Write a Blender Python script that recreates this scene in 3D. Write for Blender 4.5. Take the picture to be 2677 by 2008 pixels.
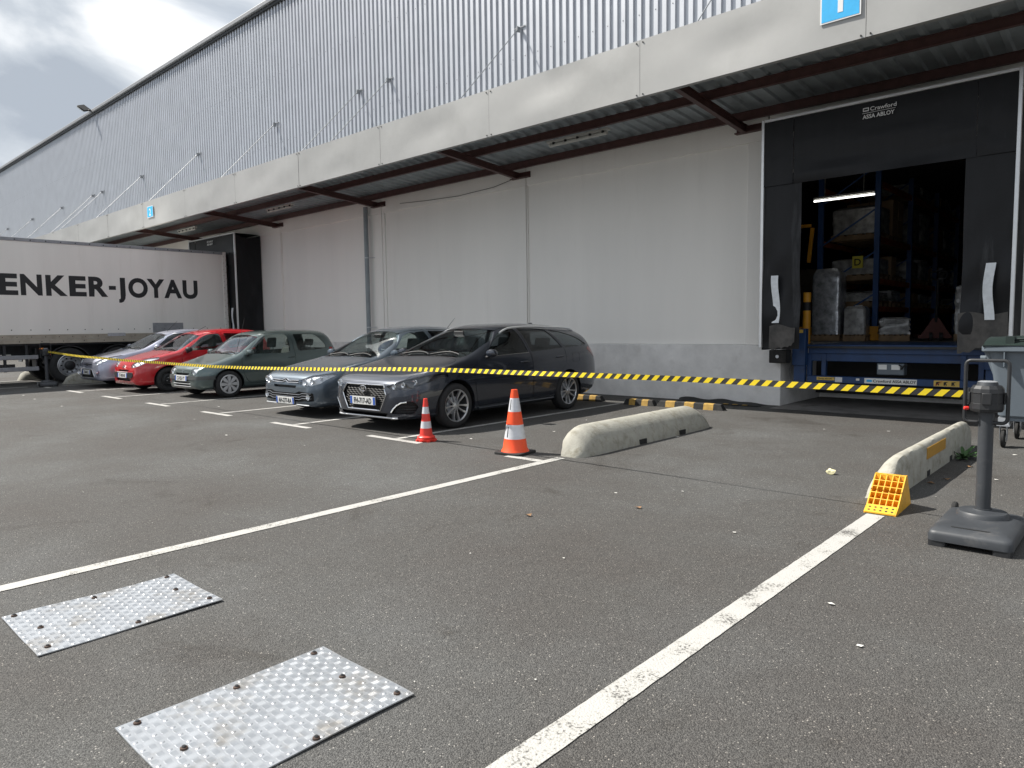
import bpy, bmesh, math, random
from mathutils import Vector, Matrix
from mathutils.bvhtree import BVHTree
random.seed(7)
PI = math.pi
for o in list(bpy.data.objects): bpy.data.objects.remove(o)
SC = bpy.context.scene
COL = SC.collection

# ------------------------------------------------------------------ camera, sky, sun, exposure
yaw, pit, rol = 0.73843584, 0.07988903, -0.01367
fwd = Vector((-math.sin(yaw)*math.cos(pit), math.cos(yaw)*math.cos(pit), -math.sin(pit)))
rgt0 = Vector((math.cos(yaw), math.sin(yaw), 0)); up0 = rgt0.cross(fwd)
rgt = math.cos(rol)*rgt0 + math.sin(rol)*up0
upv = -math.sin(rol)*rgt0 + math.cos(rol)*up0
cam = bpy.data.cameras.new('camera'); camo = bpy.data.objects.new('camera', cam); COL.objects.link(camo)
M3 = Matrix((rgt, upv, -fwd)).transposed()
camo.matrix_world = Matrix.Translation((0, 0, 1.40)) @ M3.to_4x4()
cam.sensor_width = 36; cam.lens = 36*1855.4/2677; cam.clip_start = .05; cam.clip_end = 2000
SC.camera = camo
SC.render.resolution_x = 1024; SC.render.resolution_y = 768
SC.view_settings.view_transform = 'Standard'; SC.view_settings.look = 'None'
SC.view_settings.exposure = 0.62; SC.view_settings.gamma = 1
SC.render.engine = 'CYCLES'
try: SC.cycles.max_bounces = 8; SC.cycles.transparent_max_bounces = 12
except Exception: pass

SUN = Vector((.75, .37, -1.0)).normalized()          # direction the light travels
elev = math.asin(-SUN.z); az = math.atan2(-SUN.x, -SUN.y)
W = bpy.data.worlds.new('World'); SC.world = W; W.use_nodes = True
nt = W.node_tree; nt.nodes.clear()
def N(t, **k):
    n = nt.nodes.new(t)
    for a, b in k.items(): setattr(n, a, b)
    return n
def L(a, b): nt.links.new(a, b)
out = N('ShaderNodeOutputWorld'); bg = N('ShaderNodeBackground'); L(bg.outputs[0], out.inputs[0])
bg.inputs[1].default_value = .072
sky = N('ShaderNodeTexSky', sky_type='NISHITA', sun_disc=False)
sky.sun_elevation = elev; sky.sun_rotation = az; sky.dust_density = 1.0
tc = N('ShaderNodeTexCoord'); 
mp = N('ShaderNodeMapping'); L(tc.outputs['Generated'], mp.inputs[0]); mp.inputs[1].default_value = (3.35, 1.9, .55); mp.inputs[2].default_value = (0, 0, .5); mp.inputs[3].default_value = (1, 1, 2.1)
n1 = N('ShaderNodeTexNoise'); n1.inputs['Scale'].default_value = 3.1; n1.inputs['Detail'].default_value = 9; n1.inputs['Roughness'].default_value = .52; n1.inputs['Distortion'].default_value = .45
L(mp.outputs[0], n1.inputs['Vector'])
n2 = N('ShaderNodeTexNoise'); n2.inputs['Scale'].default_value = 1.6; n2.inputs['Detail'].default_value = 5; n2.inputs['Roughness'].default_value = .5
L(mp.outputs[0], n2.inputs['Vector'])
r1 = N('ShaderNodeValToRGB'); L(n1.outputs[0], r1.inputs[0])      # cloud brightness: shadowed bellies to white tops
r1.color_ramp.elements[0].position = .40; r1.color_ramp.elements[0].color = (4.3, 4.8, 5.5, 1)
r1.color_ramp.elements[1].position = .61; r1.color_ramp.elements[1].color = (10.2, 10.4, 10.6, 1)
e_ = r1.color_ramp.elements.new(.48); e_.color = (5.9, 6.4, 7.0, 1)
r2 = N('ShaderNodeValToRGB'); L(n2.outputs[0], r2.inputs[0])      # a few thin gaps
r2.color_ramp.elements[0].position = .30; r2.color_ramp.elements[0].color = (.35, .35, .35, 1)
r2.color_ramp.elements[1].position = .48; r2.color_ramp.elements[1].color = (1, 1, 1, 1)
mx = N('ShaderNodeMix', data_type='RGBA'); L(r2.outputs[0], mx.inputs[0]); L(sky.outputs[0], mx.inputs[6]); L(r1.outputs[0], mx.inputs[7])
L(mx.outputs[2], bg.inputs[0])
sl = bpy.data.lights.new('sun', 'SUN'); sl.energy = 5.0; sl.angle = math.radians(.6); sl.color = (1, .955, .88)
so = bpy.data.objects.new('sun', sl); COL.objects.link(so); so.rotation_euler = SUN.to_track_quat('-Z', 'Y').to_euler()

# ------------------------------------------------------------------ materials
MATS = {}
def mat(name, col, rough=.6, metal=0., var=.0, vs=6., bump=0., bs=60., spec=.5, coat=0., col2=None, streak=False, flake=0., emit=0., dirt=None, ds=1.5, dthr=.55, dmix=.6):
    """procedural principled material; var: brightness variation, bump: fine relief, dirt: colour of blotchy stains"""
    m = bpy.data.materials.new(name); m.use_nodes = True; MATS[name] = m
    t = m.node_tree; b = t.nodes['Principled BSDF']
    b.inputs['Base Color'].default_value = (*col, 1); b.inputs['Roughness'].default_value = rough; b.inputs['Metallic'].default_value = metal
    b.inputs['Specular IOR Level'].default_value = spec; b.inputs['Coat Weight'].default_value = coat; b.inputs['Coat Roughness'].default_value = .04
    if emit:
        b.inputs['Emission Color'].default_value = (*col, 1); b.inputs['Emission Strength'].default_value = emit
    tc = t.nodes.new('ShaderNodeTexCoord'); src = tc.outputs['Object']
    if streak:
        mp = t.nodes.new('ShaderNodeMapping'); mp.inputs[3].default_value = (1, 1, .12); t.links.new(src, mp.inputs[0]); vsrc = mp.outputs[0]
    else: vsrc = src
    cur = None
    if var or col2:
        n = t.nodes.new('ShaderNodeTexNoise'); n.inputs['Scale'].default_value = vs; n.inputs['Detail'].default_value = 6; n.inputs['Roughness'].default_value = .6
        t.links.new(vsrc, n.inputs['Vector'])
        r = t.nodes.new('ShaderNodeValToRGB'); t.links.new(n.outputs[0], r.inputs[0])
        c0 = tuple(max(0, c*(1-var)) for c in col); c1 = col2 or tuple(min(1, c*(1+var)) for c in col)
        r.color_ramp.elements[0].position = .3; r.color_ramp.elements[0].color = (*c0, 1)
        r.color_ramp.elements[1].position = .7; r.color_ramp.elements[1].color = (*c1, 1)
        cur = r.outputs[0]
    if dirt:
        n = t.nodes.new('ShaderNodeTexNoise'); n.inputs['Scale'].default_value = ds; n.inputs['Detail'].default_value = 9; n.inputs['Roughness'].default_value = .68
        t.links.new(vsrc, n.inputs['Vector'])
        r = t.nodes.new('ShaderNodeValToRGB'); t.links.new(n.outputs[0], r.inputs[0])
        r.color_ramp.elements[0].position = dthr; r.color_ramp.elements[0].color = (0, 0, 0, 1)
        r.color_ramp.elements[1].position = min(.98, dthr+.2); r.color_ramp.elements[1].color = (dmix, dmix, dmix, 1)
        x = t.nodes.new('ShaderNodeMix'); x.data_type = 'RGBA'; t.links.new(r.outputs[0], x.inputs[0])
        if cur: t.links.new(cur, x.inputs[6])
        else: x.inputs[6].default_value = (*col, 1)
        x.inputs[7].default_value = (*dirt, 1); cur = x.outputs[2]
    if cur: t.links.new(cur, b.inputs['Base Color'])
    if bump:
        n = t.nodes.new('ShaderNodeTexNoise'); n.inputs['Scale'].default_value = bs; n.inputs['Detail'].default_value = 3
        t.links.new(src, n.inputs['Vector'])
        bp = t.nodes.new('ShaderNodeBump'); bp.inputs['Strength'].default_value = bump; bp.inputs['Distance'].default_value = .01
        t.links.new(n.outputs[0], bp.inputs['Height']); t.links.new(bp.outputs[0], b.inputs['Normal'])
    return m
def glass_mat(name, tint, refl=1.0):
    m = bpy.data.materials.new(name); m.use_nodes = True; MATS[name] = m
    t = m.node_tree; t.nodes.clear()
    o = t.nodes.new('ShaderNodeOutputMaterial'); mixn = t.nodes.new('ShaderNodeMixShader'); tr = t.nodes.new('ShaderNodeBsdfTransparent'); gl = t.nodes.new('ShaderNodeBsdfGlossy')
    lw = t.nodes.new('ShaderNodeLayerWeight'); lw.inputs[0].default_value = .5
    pw = t.nodes.new('ShaderNodeMath'); pw.operation = 'POWER'; t.links.new(lw.outputs['Facing'], pw.inputs[0]); pw.inputs[1].default_value = 4.0
    ma = t.nodes.new('ShaderNodeMath'); ma.operation = 'MULTIPLY_ADD'; t.links.new(pw.outputs[0], ma.inputs[0]); ma.inputs[1].default_value = .75*refl; ma.inputs[2].default_value = .045*refl
    tr.inputs[0].default_value = (*[c**.5 for c in tint], 1); gl.inputs[0].default_value = (.95, .97, 1, 1); gl.inputs[1].default_value = .01
    t.links.new(ma.outputs[0], mixn.inputs[0]); t.links.new(tr.outputs[0], mixn.inputs[1]); t.links.new(gl.outputs[0], mixn.inputs[2]); t.links.new(mixn.outputs[0], o.inputs[0])
    return m
def asphalt_mat():
    m = bpy.data.materials.new('asphalt'); m.use_nodes = True; MATS['asphalt'] = m
    t = m.node_tree; b = t.nodes['Principled BSDF']; b.inputs['Roughness'].default_value = .82; b.inputs['Specular IOR Level'].default_value = .35
    def nn(k): return t.nodes.new(k)
    def lk(a, c): t.links.new(a, c)
    tc = nn('ShaderNodeTexCoord'); src = tc.outputs['Object']
    v = nn('ShaderNodeTexVoronoi'); v.inputs['Scale'].default_value = 190; v.inputs['Randomness'].default_value = 1; lk(src, v.inputs['Vector'])
    sp = nn('ShaderNodeSeparateColor'); lk(v.outputs['Color'], sp.inputs[0])
    r = nn('ShaderNodeValToRGB'); lk(sp.outputs[0], r.inputs[0])
    els = r.color_ramp.elements; els[0].position = 0; els[0].color = (.062, .0615, .0605, 1); els[1].position = 1; els[1].color = (.42, .40, .37, 1)
    for p, c in ((.35, (.087, .086, .084)), (.68, (.107, .1055, .103)), (.95, (.124, .122, .118)), (.988, (.19, .185, .175))): els.new(p).color = (*c, 1)
    # binder between the stones
    r2 = nn('ShaderNodeValToRGB'); lk(v.outputs['Distance'], r2.inputs[0]); r2.color_ramp.elements[0].position = .35; r2.color_ramp.elements[0].color = (1, 1, 1, 1); r2.color_ramp.elements[1].position = .75; r2.color_ramp.elements[1].color = (.52, .52, .52, 1)
    mu = nn('ShaderNodeMix'); mu.data_type = 'RGBA'; mu.blend_type = 'MULTIPLY'; mu.inputs[0].default_value = 1; lk(r.outputs[0], mu.inputs[6]); lk(r2.outputs[0], mu.inputs[7])
    # broad wear: brownish and greyish patches
    n1 = nn('ShaderNodeTexNoise'); n1.inputs['Scale'].default_value = .42; n1.inputs['Detail'].default_value = 7; n1.inputs['Roughness'].default_value = .62; lk(src, n1.inputs['Vector'])
    r3 = nn('ShaderNodeValToRGB'); lk(n1.outputs[0], r3.inputs[0]); r3.color_ramp.elements[0].position = .33; r3.color_ramp.elements[0].color = (.90, .84, .80, 1); r3.color_ramp.elements[1].position = .68; r3.color_ramp.elements[1].color = (1.34, 1.37, 1.38, 1)
    e = r3.color_ramp.elements.new(.5); e.color = (1.03, 1.01, .985, 1)
    mu2 = nn('ShaderNodeMix'); mu2.data_type = 'RGBA'; mu2.blend_type = 'MULTIPLY'; mu2.inputs[0].default_value = 1; mu2.clamp_result = False; lk(mu.outputs[2], mu2.inputs[6]); lk(r3.outputs[0], mu2.inputs[7])
    # oil and damp stains in the bays (own shape)
    n2 = nn('ShaderNodeTexNoise'); n2.inputs['Scale'].default_value = .9; n2.inputs['Detail'].default_value = 9; n2.inputs['Roughness'].default_value = .7; n2.inputs['Distortion'].default_value = .6; lk(src, n2.inputs['Vector'])
    r4 = nn('ShaderNodeValToRGB'); lk(n2.outputs[0], r4.inputs[0]); r4.color_ramp.elements[0].position = .30; r4.color_ramp.elements[0].color = (.60, .57, .54, 1); r4.color_ramp.elements[1].position = .42; r4.color_ramp.elements[1].color = (1, 1, 1, 1)
    mu3 = nn('ShaderNodeMix'); mu3.data_type = 'RGBA'; mu3.blend_type = 'MULTIPLY'; mu3.inputs[0].default_value = 1; lk(mu2.outputs[2], mu3.inputs[6]); lk(r4.outputs[0], mu3.inputs[7])
    lk(mu3.outputs[2], b.inputs['Base Color'])
    bp = nn('ShaderNodeBump'); bp.inputs['Strength'].default_value = .75; bp.inputs['Distance'].default_value = .006; bp.invert = True
    lk(v.outputs['Distance'], bp.inputs['Height']); lk(bp.outputs[0], b.inputs['Normal'])
    return m
def paint_line_mat():
    m = bpy.data.materials.new('road_paint'); m.use_nodes = True; MATS['road_paint'] = m
    t = m.node_tree; b = t.nodes['Principled BSDF']; b.inputs['Roughness'].default_value = .75
    tc = t.nodes.new('ShaderNodeTexCoord')
    v = t.nodes.new('ShaderNodeTexVoronoi'); v.inputs['Scale'].default_value = 120; t.links.new(tc.outputs['Object'], v.inputs['Vector'])
    n = t.nodes.new('ShaderNodeTexNoise'); n.inputs['Scale'].default_value = 5; n.inputs['Detail'].default_value = 8; t.links.new(tc.outputs['Object'], n.inputs['Vector'])
    n3 = t.nodes.new('ShaderNodeTexNoise'); n3.inputs['Scale'].default_value = 90; n3.inputs['Detail'].default_value = 4; t.links.new(tc.outputs['Object'], n3.inputs['Vector'])
    a = t.nodes.new('ShaderNodeMath'); a.operation = 'ADD'; t.links.new(n.outputs[0], a.inputs[0]); t.links.new(n3.outputs[0], a.inputs[1])
    r = t.nodes.new('ShaderNodeValToRGB'); t.links.new(a.outputs[0], r.inputs[0])
    r.color_ramp.elements[0].position = .78; r.color_ramp.elements[0].color = (.12, .115, .11, 1); r.color_ramp.elements[1].position = .88; r.color_ramp.elements[1].color = (.36, .355, .33, 1)
    e = r.color_ramp.elements.new(1.0); e.color = (.43, .42, .40, 1)
    t.links.new(r.outputs[0], b.inputs['Base Color'])
    bp = t.nodes.new('ShaderNodeBump'); bp.inputs['Strength'].default_value = .4; bp.inputs['Distance'].default_value = .005; bp.invert = True
    t.links.new(v.outputs['Distance'], bp.inputs['Height']); t.links.new(bp.outputs[0], b.inputs['Normal'])
    return m
asphalt_mat(); paint_line_mat()
mat('cladding', (.50, .515, .545), .42, .72, var=.05, vs=1.5)
mat('fascia', (.37, .37, .362), .5, .15, var=.10, vs=.8, dirt=(.28, .28, .27), ds=.6, dthr=.5, dmix=.5)
mat('wall_paint', (.87, .85, .81), .8, var=.05, vs=.7, bump=.12, bs=40, dirt=(.60, .575, .54), ds=1.6, dthr=.58, dmix=.28, streak=True)
mat('plinth_conc', (.74, .73, .715), .85, var=.14, vs=2.2, bump=.25, bs=35, dirt=(.50, .485, .46), ds=2.6, dthr=.56, dmix=.6)
mat('concrete', (.35, .34, .295), .88, var=.14, vs=9, bump=.5, bs=60, dirt=(.17, .15, .10), ds=7, dthr=.5, dmix=.7)
mat('concrete_floor', (.20, .19, .18), .7, var=.2, vs=2, dirt=(.06, .055, .05), ds=2.5, dthr=.5, dmix=.8)
mat('steel_brown', (.085, .038, .034), .55, .0, var=.25, vs=8)
mat('deck_grey', (.33, .37, .39), .45, .3, var=.15, vs=3, dirt=(.1, .1, .1), ds=2)
mat('galv', (.55, .57, .6), .4, .7, var=.12, vs=12)
mat('rod_steel', (.26, .27, .285), .5, .3)
mat('dark_metal', (.03, .032, .035), .5, .3, var=.2)
mat('alu', (.72, .73, .74), .35, .6, var=.06)
mat('pipe_grey', (.25, .28, .30), .5, var=.12, vs=3)
mat('curtain', (.009, .0095, .0115), .45, spec=.28, var=.25, vs=4, dirt=(.075, .077, .083), ds=2.4, dthr=.60, dmix=.9, bump=.25, bs=9, streak=True)
mat('curtain_worn', (.07, .065, .06), .7, var=.35, vs=9, dirt=(.025, .025, .027), ds=5, dthr=.5, bump=.3, bs=30)
mat('white_print', (.75, .75, .75), .6)
mat('white_strip', (.70, .73, .76), .5, var=.12, vs=14)
mat('blue_steel', (.012, .045, .135), .5, var=.2, vs=5, dirt=(.03, .03, .035), ds=4, dthr=.55)
mat('blue_sign', (.03, .42, .80), .5, var=.07, vs=9)
mat('sticker_yellow', (.62, .42, .09), .5, var=.1)
mat('black', (.012, .012, .013), .6)
mat('black_gloss', (.012, .012, .014), .15, coat=.6)
mat('rubber', (.018, .018, .018), .85, var=.35, vs=12, bump=.25, bs=70, dirt=(.06, .055, .05), ds=3, dthr=.55)
mat('plastic_grey', (.040, .044, .050), .5, var=.15, vs=6, dirt=(.13, .125, .12), ds=7, dthr=.56, dmix=.5)
mat('plastic_black', (.022, .023, .025), .45, var=.2, vs=8)
mat('red_plastic', (.70, .03, .02), .4)
mat('orange_cone', (.90, .085, .018), .45, var=.06, vs=9, dirt=(.45, .06, .03), ds=7, dthr=.58, dmix=.5)
mat('red_cone', (.72, .045, .03), .4, var=.08, vs=9, dirt=(.40, .04, .03), ds=7, dthr=.56, dmix=.5)
mat('reflective', (.62, .63, .66), .35, .15, var=.12, vs=10, dirt=(.35, .35, .36), ds=12, dthr=.58)
mat('chock_yellow', (.80, .42, .03), .5, var=.10, vs=9, dirt=(.40, .21, .05), ds=14, dthr=.52, dmix=.7)
mat('tape_yellow', (.88, .66, .02), .55, var=.04)
mat('tape_black', (.03, .03, .032), .6)
mat('stop_yellow', (.36, .22, .045), .7, var=.25, vs=12, dirt=(.12, .09, .05), ds=14, dthr=.52)
mat('ochre', (.42, .22, .02), .6, var=.1, vs=9)
mat('bin_grey', (.125, .15, .175), .45, var=.06, vs=4, dirt=(.09, .105, .115), ds=4, dthr=.55, dmix=.4)
mat('bin_green', (.014, .025, .022), .45, var=.12)
mat('leaf', (.05, .11, .035), .6, var=.4, vs=30)
mat('paper', (.72, .68, .42), .8, var=.1, vs=20)
mat('litter', (.65, .64, .60), .8)
mat('brown_leaf', (.20, .11, .05), .8)
mat('truck_white', (.82, .80, .755), .45, var=.05, vs=1.2, streak=True, dirt=(.64, .61, .55), ds=1.6, dthr=.56, dmix=.5)
mat('truck_beige', (.37, .33, .27), .6, var=.12, vs=4, dirt=(.2, .17, .13), ds=5, dthr=.52)
mat('truck_trim', (.30, .31, .33), .45, .4, var=.15, vs=6)
mat('letter_black', (.014, .016, .018), .5)
mat('tyre', (.02, .02, .021), .8, var=.25, vs=20, bump=.2, bs=90)
mat('rim_silver', (.55, .56, .58), .3, .8, var=.06)
mat('rim_dark', (.02, .021, .023), .45, .3)
mat('hubcap', (.55, .55, .56), .4, .35, var=.05)
mat('rust', (.06, .036, .026), .8, var=.4, vs=30)
mat('checker_alu', (.47, .49, .515), .38, .7, var=.12, vs=9, dirt=(.30, .25, .18), ds=3.2, dthr=.50, dmix=.85, bump=.05, bs=120)
mat('chrome', (.75, .76, .78), .12, 1.)
mat('interior', (.035, .034, .034), .8, var=.2)
mat('seat_cloth', (.05, .055, .055), .9, var=.2, vs=20)
mat('head_reflector', (.78, .8, .82), .15, .9)
mat('lamp_bowl', (.74, .76, .79), .4, .2, var=.25, vs=30)
mat('slat_chrome', (.45, .46, .48), .25, .9)
mat('lamp_black', (.03, .03, .033), .35)
mat('tail_red', (.32, .012, .014), .12, coat=1)
mat('jack_red', (.10, .02, .012), .5, var=.2)
mat('roof_trim', (.27, .275, .285), .5, .3, var=.1)
mat('orange_lamp', (.7, .22, .03), .3)
mat('plate_white', (.74, .74, .72), .45)
mat('plate_blue', (.03, .10, .42), .45)
mat('rack_blue', (.03, .085, .24), .5, var=.15)
mat('rack_orange', (.38, .09, .03), .55, var=.2)
mat('wood', (.28, .19, .11), .8, var=.25, vs=8)
mat('carton', (.42, .30, .18), .8, var=.15, vs=4)
mat('carton_dark', (.16, .12, .08), .8, var=.2, vs=4)
mat('wrap', (.42, .42, .41), .22, spec=.8, var=.5, vs=7, bump=.7, bs=14)
mat('wrap_silver', (.50, .52, .55), .25, .5, var=.45, vs=9, bump=.6, bs=18)
mat('yellow_paint', (.65, .30, .02), .5, var=.12)
mat('yellow_sign', (.62, .55, .06), .6)
mat('led', (1, .98, .93), emit=2.2)
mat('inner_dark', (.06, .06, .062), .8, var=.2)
mat('tube_white', (.5, .5, .47), .5, var=.15)
glass_mat('car_glass', (.78, .85, .82)); glass_mat('car_glass_dark', (.34, .37, .38)); glass_mat('windscreen_glass', (.78, .84, .83))
glass_mat('lens', (.88, .89, .9))

# ------------------------------------------------------------------ helpers
def tag(o, label=None, cat=None, group=None, kind=None):
    if label: o['label'] = label
    if cat: o['category'] = cat
    if group: o['group'] = group
    if kind: o['kind'] = kind
    return o
def thing(name, label, cat, loc=(0, 0, 0), rz=0, group=None):
    o = bpy.data.objects.new(name, None); COL.objects.link(o); o.location = loc; o.rotation_euler = (0, 0, rz); o.empty_display_size = .2
    return tag(o, label, cat, group)
class MB:
    """collects shapes of ONE part; build() links them as one mesh object"""
    def __init__(s): s.v = []; s.f = []; s.m = []
    def add(s, vs, fs, m=0):
        k = len(s.v); s.v += [tuple(v) for v in vs]; s.f += [[k+i for i in f] for f in fs]; s.m += [m]*len(fs); return s
    def box(s, x0, x1, y0, y1, z0, z1, m=0):
        return s.add([(x0,y0,z0),(x1,y0,z0),(x1,y1,z0),(x0,y1,z0),(x0,y0,z1),(x1,y0,z1),(x1,y1,z1),(x0,y1,z1)],
                     [(0,3,2,1),(4,5,6,7),(0,1,5,4),(1,2,6,5),(2,3,7,6),(3,0,4,7)], m)
    def bar(s, a, b, w, h, m=0, up=(0,0,1)):
        a = Vector(a); b = Vector(b); d = (b-a).normalized(); u = Vector(up)
        if abs(d.dot(u)) > .99: u = Vector((1,0,0))
        r = d.cross(u).normalized(); u = r.cross(d).normalized()
        P = [p + r*sx*w/2 + u*sz*h/2 for p in (a, b) for sx, sz in ((-1,-1),(1,-1),(1,1),(-1,1))]
        return s.add(P, [(0,1,2,3),(7,6,5,4),(0,4,5,1),(1,5,6,2),(2,6,7,3),(3,7,4,0)], m)
    def tube(s, a, b, r, n=10, r2=None, m=0, caps=True):
        a = Vector(a); b = Vector(b); d = (b-a).normalized(); u = Vector((0,0,1)) if abs(d.z) < .9 else Vector((1,0,0))
        x = d.cross(u).normalized(); y = d.cross(x); r2 = r if r2 is None else r2
        P = [p + (x*math.cos(t)+y*math.sin(t))*q for p, q in ((a, r), (b, r2)) for t in [2*PI*i/n for i in range(n)]]
        F = [(i, n+i, n+(i+1) % n, (i+1) % n) for i in range(n)]
        if caps: F += [tuple(range(n)), tuple(range(2*n-1, n-1, -1))]
        return s.add(P, F, m)
    def path(s, pts, r, n=8, closed=False, m=0):
        pts = [Vector(p) for p in pts]; k = len(pts); rings = []
        prev = None
        for i, p in enumerate(pts):
            if closed: d = (pts[(i+1) % k]-pts[i-1]).normalized()
            else: d = (pts[min(i+1, k-1)]-pts[max(i-1, 0)]).normalized()
            if prev is None:
                u = Vector((0,0,1)) if abs(d.z) < .9 else Vector((1,0,0)); x = d.cross(u).normalized()
            else: x = (prev - d*prev.dot(d)).normalized()
            prev = x; y = d.cross(x)
            rr = r[i] if isinstance(r, (list, tuple)) else r
            rings.append([p + (x*math.cos(2*PI*j/n)+y*math.sin(2*PI*j/n))*rr for j in range(n)])
        P = [q for ring in rings for q in ring]; F = []
        for i in range(k if closed else k-1):
            a = i*n; b = ((i+1) % k)*n
            F += [(a+j, a+(j+1) % n, b+(j+1) % n, b+j) for j in range(n)]
        if not closed: F += [tuple(range(n-1, -1, -1)), tuple((k-1)*n+j for j in range(n))]
        return s.add(P, F, m)
    def lathe(s, prof, n=24, c=(0,0,0), axis='z', m=0, ang=2*PI):
        """prof: (radius, height) pairs; axis x or z"""
        P = []; full = abs(ang-2*PI) < 1e-6; q = n if full else n+1
        for (r, h) in prof:
            for i in range(q):
                t = ang*i/n; a, b = r*math.cos(t), r*math.sin(t)
                P.append((c[0]+a, c[1]+b, c[2]+h) if axis == 'z' else (c[0]+h, c[1]+a, c[2]+b))
        F = []
        for k in range(len(prof)-1):
            for i in range(q if full else n):
                F.append((k*q+i, k*q+(i+1) % q, (k+1)*q+(i+1) % q, (k+1)*q+i))
        ms = m
        k0 = len(s.v); s.v += P
        for k in range(len(prof)-1):
            mm = m[k] if isinstance(m, (list, tuple)) else m
            for i in range(q if full else n):
                f = F[k*(q if full else n)+i]
                s.f.append([k0+j for j in f]); s.m.append(mm)
        return s
    def prism(s, poly, a, b, axis='y', m=0):
        """poly in the two other axes (x,z for y; y,z for x; x,y for z), extruded a..b"""
        def P(p, t): return (p[0], t, p[1]) if axis == 'y' else (t, p[0], p[1]) if axis == 'x' else (p[0], p[1], t)
        n = len(poly); V = [P(p, a) for p in poly]+[P(p, b) for p in poly]
        ar = sum(poly[i][0]*poly[(i+1) % n][1]-poly[(i+1) % n][0]*poly[i][1] for i in range(n))
        F = [tuple(range(n)), tuple(range(2*n-1, n-1, -1))]+[(i, n+i, n+(i+1) % n, (i+1) % n) for i in range(n)]
        flip = (ar > 0) == (axis in ('x', 'z'))
        if (b < a): flip = not flip
        if flip: F = [tuple(reversed(f)) for f in F]
        return s.add(V, F, m)
    def grid(s, rows, m=0, closed=False):
        """rows of points of equal length"""
        n = len(rows[0]); P = [p for r in rows for p in r]; F = []
        for i in range(len(rows)-1):
            for j in range(n if closed else n-1):
                F.append((i*n+j, i*n+(j+1) % n, (i+1)*n+(j+1) % n, (i+1)*n+j))
        return s.add(P, F, m)
    def build(s, name, mats, parent=None, smooth=False, bevel=0., seg=2, fixn=True):
        me = bpy.data.meshes.new(name); me.from_pydata(s.v, [], s.f)
        if not isinstance(mats, (list, tuple)): mats = [mats]
        for q in mats: me.materials.append(MATS[q])
        if any(s.m): me.polygons.foreach_set('material_index', s.m)
        if fixn:
            bm = bmesh.new(); bm.from_mesh(me); bmesh.ops.recalc_face_normals(bm, faces=bm.faces); bm.to_mesh(me); bm.free()
        o = bpy.data.objects.new(name, me); COL.objects.link(o)
        if parent: o.parent = parent
        if smooth:
            me.polygons.foreach_set('use_smooth', [True]*len(me.polygons))
            me.set_sharp_from_angle(angle=math.radians(38))
        if bevel:
            b = o.modifiers.new('bevel', 'BEVEL'); b.width = bevel; b.segments = seg; b.limit_method = 'ANGLE'; b.angle_limit = math.radians(35); b.harden_normals = False
            if not smooth:
                me.polygons.foreach_set('use_smooth', [True]*len(me.polygons)); me.set_sharp_from_angle(angle=math.radians(38))
        me.update()
        return o
def dup(o, parent=None, loc=None, rz=None):
    c = o.copy(); COL.objects.link(c)
    if parent is not None: c.parent = parent
    if loc is not None: c.location = loc
    if rz is not None: c.rotation_euler = (0, 0, rz)
    for ch in [q for q in ALLCH(o)]: dup(ch, c)
    return c
def ALLCH(o): return [q for q in list(COL.objects) if q.parent == o]
def text_mesh(txt, size, name, mname, parent=None, depth=.002, sx=1.0, align='LEFT', loc=(0,0,0), rot=(0,0,0), bold=0.0, spacing=1.0, shear=0.0):
    cu = bpy.data.curves.new(name, 'FONT'); cu.body = txt; cu.size = size; cu.extrude = depth; cu.align_x = align; cu.offset = bold; cu.space_character = spacing; cu.shear = shear; cu.resolution_u = 3
    to = bpy.data.objects.new('tmp', cu); COL.objects.link(to); bpy.context.view_layer.update()
    me = bpy.data.meshes.new_from_object(to.evaluated_get(bpy.context.evaluated_depsgraph_get())); bpy.data.objects.remove(to); bpy.data.curves.remove(cu)
    if sx != 1.0:
        for v in me.vertices: v.co.x *= sx
    me.materials.clear(); me.materials.append(MATS[mname])
    o = bpy.data.objects.new(name, me); COL.objects.link(o); o.parent = parent; o.location = loc; o.rotation_euler = rot
    return o
def lerpk(keys, x):
    """smooth (monotone cubic) interpolation through key points"""
    n = len(keys)
    if x <= keys[0][0]: return keys[0][1]
    if x >= keys[-1][0]: return keys[-1][1]
    for i in range(n-1):
        if x <= keys[i+1][0]: break
    def sl(k): return (keys[k+1][1]-keys[k][1])/(keys[k+1][0]-keys[k][0])
    d = sl(i)
    def tg(k):
        if k == 0: return sl(0)
        if k == n-1: return sl(n-2)
        a, b = sl(k-1), sl(k)
        if a*b <= 0: return 0.
        h0 = keys[k][0]-keys[k-1][0]; h1 = keys[k+1][0]-keys[k][0]
        w1 = 2*h1+h0; w2 = h1+2*h0
        return (w1+w2)/(w1/a+w2/b)
    h = keys[i+1][0]-keys[i][0]; t = (x-keys[i][0])/h; m0, m1 = tg(i)*h, tg(i+1)*h
    return (2*t**3-3*t*t+1)*keys[i][1]+(t**3-2*t*t+t)*m0+(-2*t**3+3*t*t)*keys[i+1][1]+(t**3-t*t)*m1
def rnd(poly, r, seg=4):
    """round the corners of a 2D polygon"""
    n = len(poly); outp = []
    for i in range(n):
        p0 = Vector(poly[i-1]); p1 = Vector(poly[i]); p2 = Vector(poly[(i+1) % n])
        rr = r[i] if isinstance(r, (list, tuple)) else r
        a = (p0-p1); b = (p2-p1); q = min(rr, a.length*.45, b.length*.45)
        A = p1+a.normalized()*q; B = p1+b.normalized()*q
        for k in range(seg+1):
            t = k/seg; outp.append(tuple((1-t)**2*A+2*t*(1-t)*p1+t*t*B))
    return outp
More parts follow.
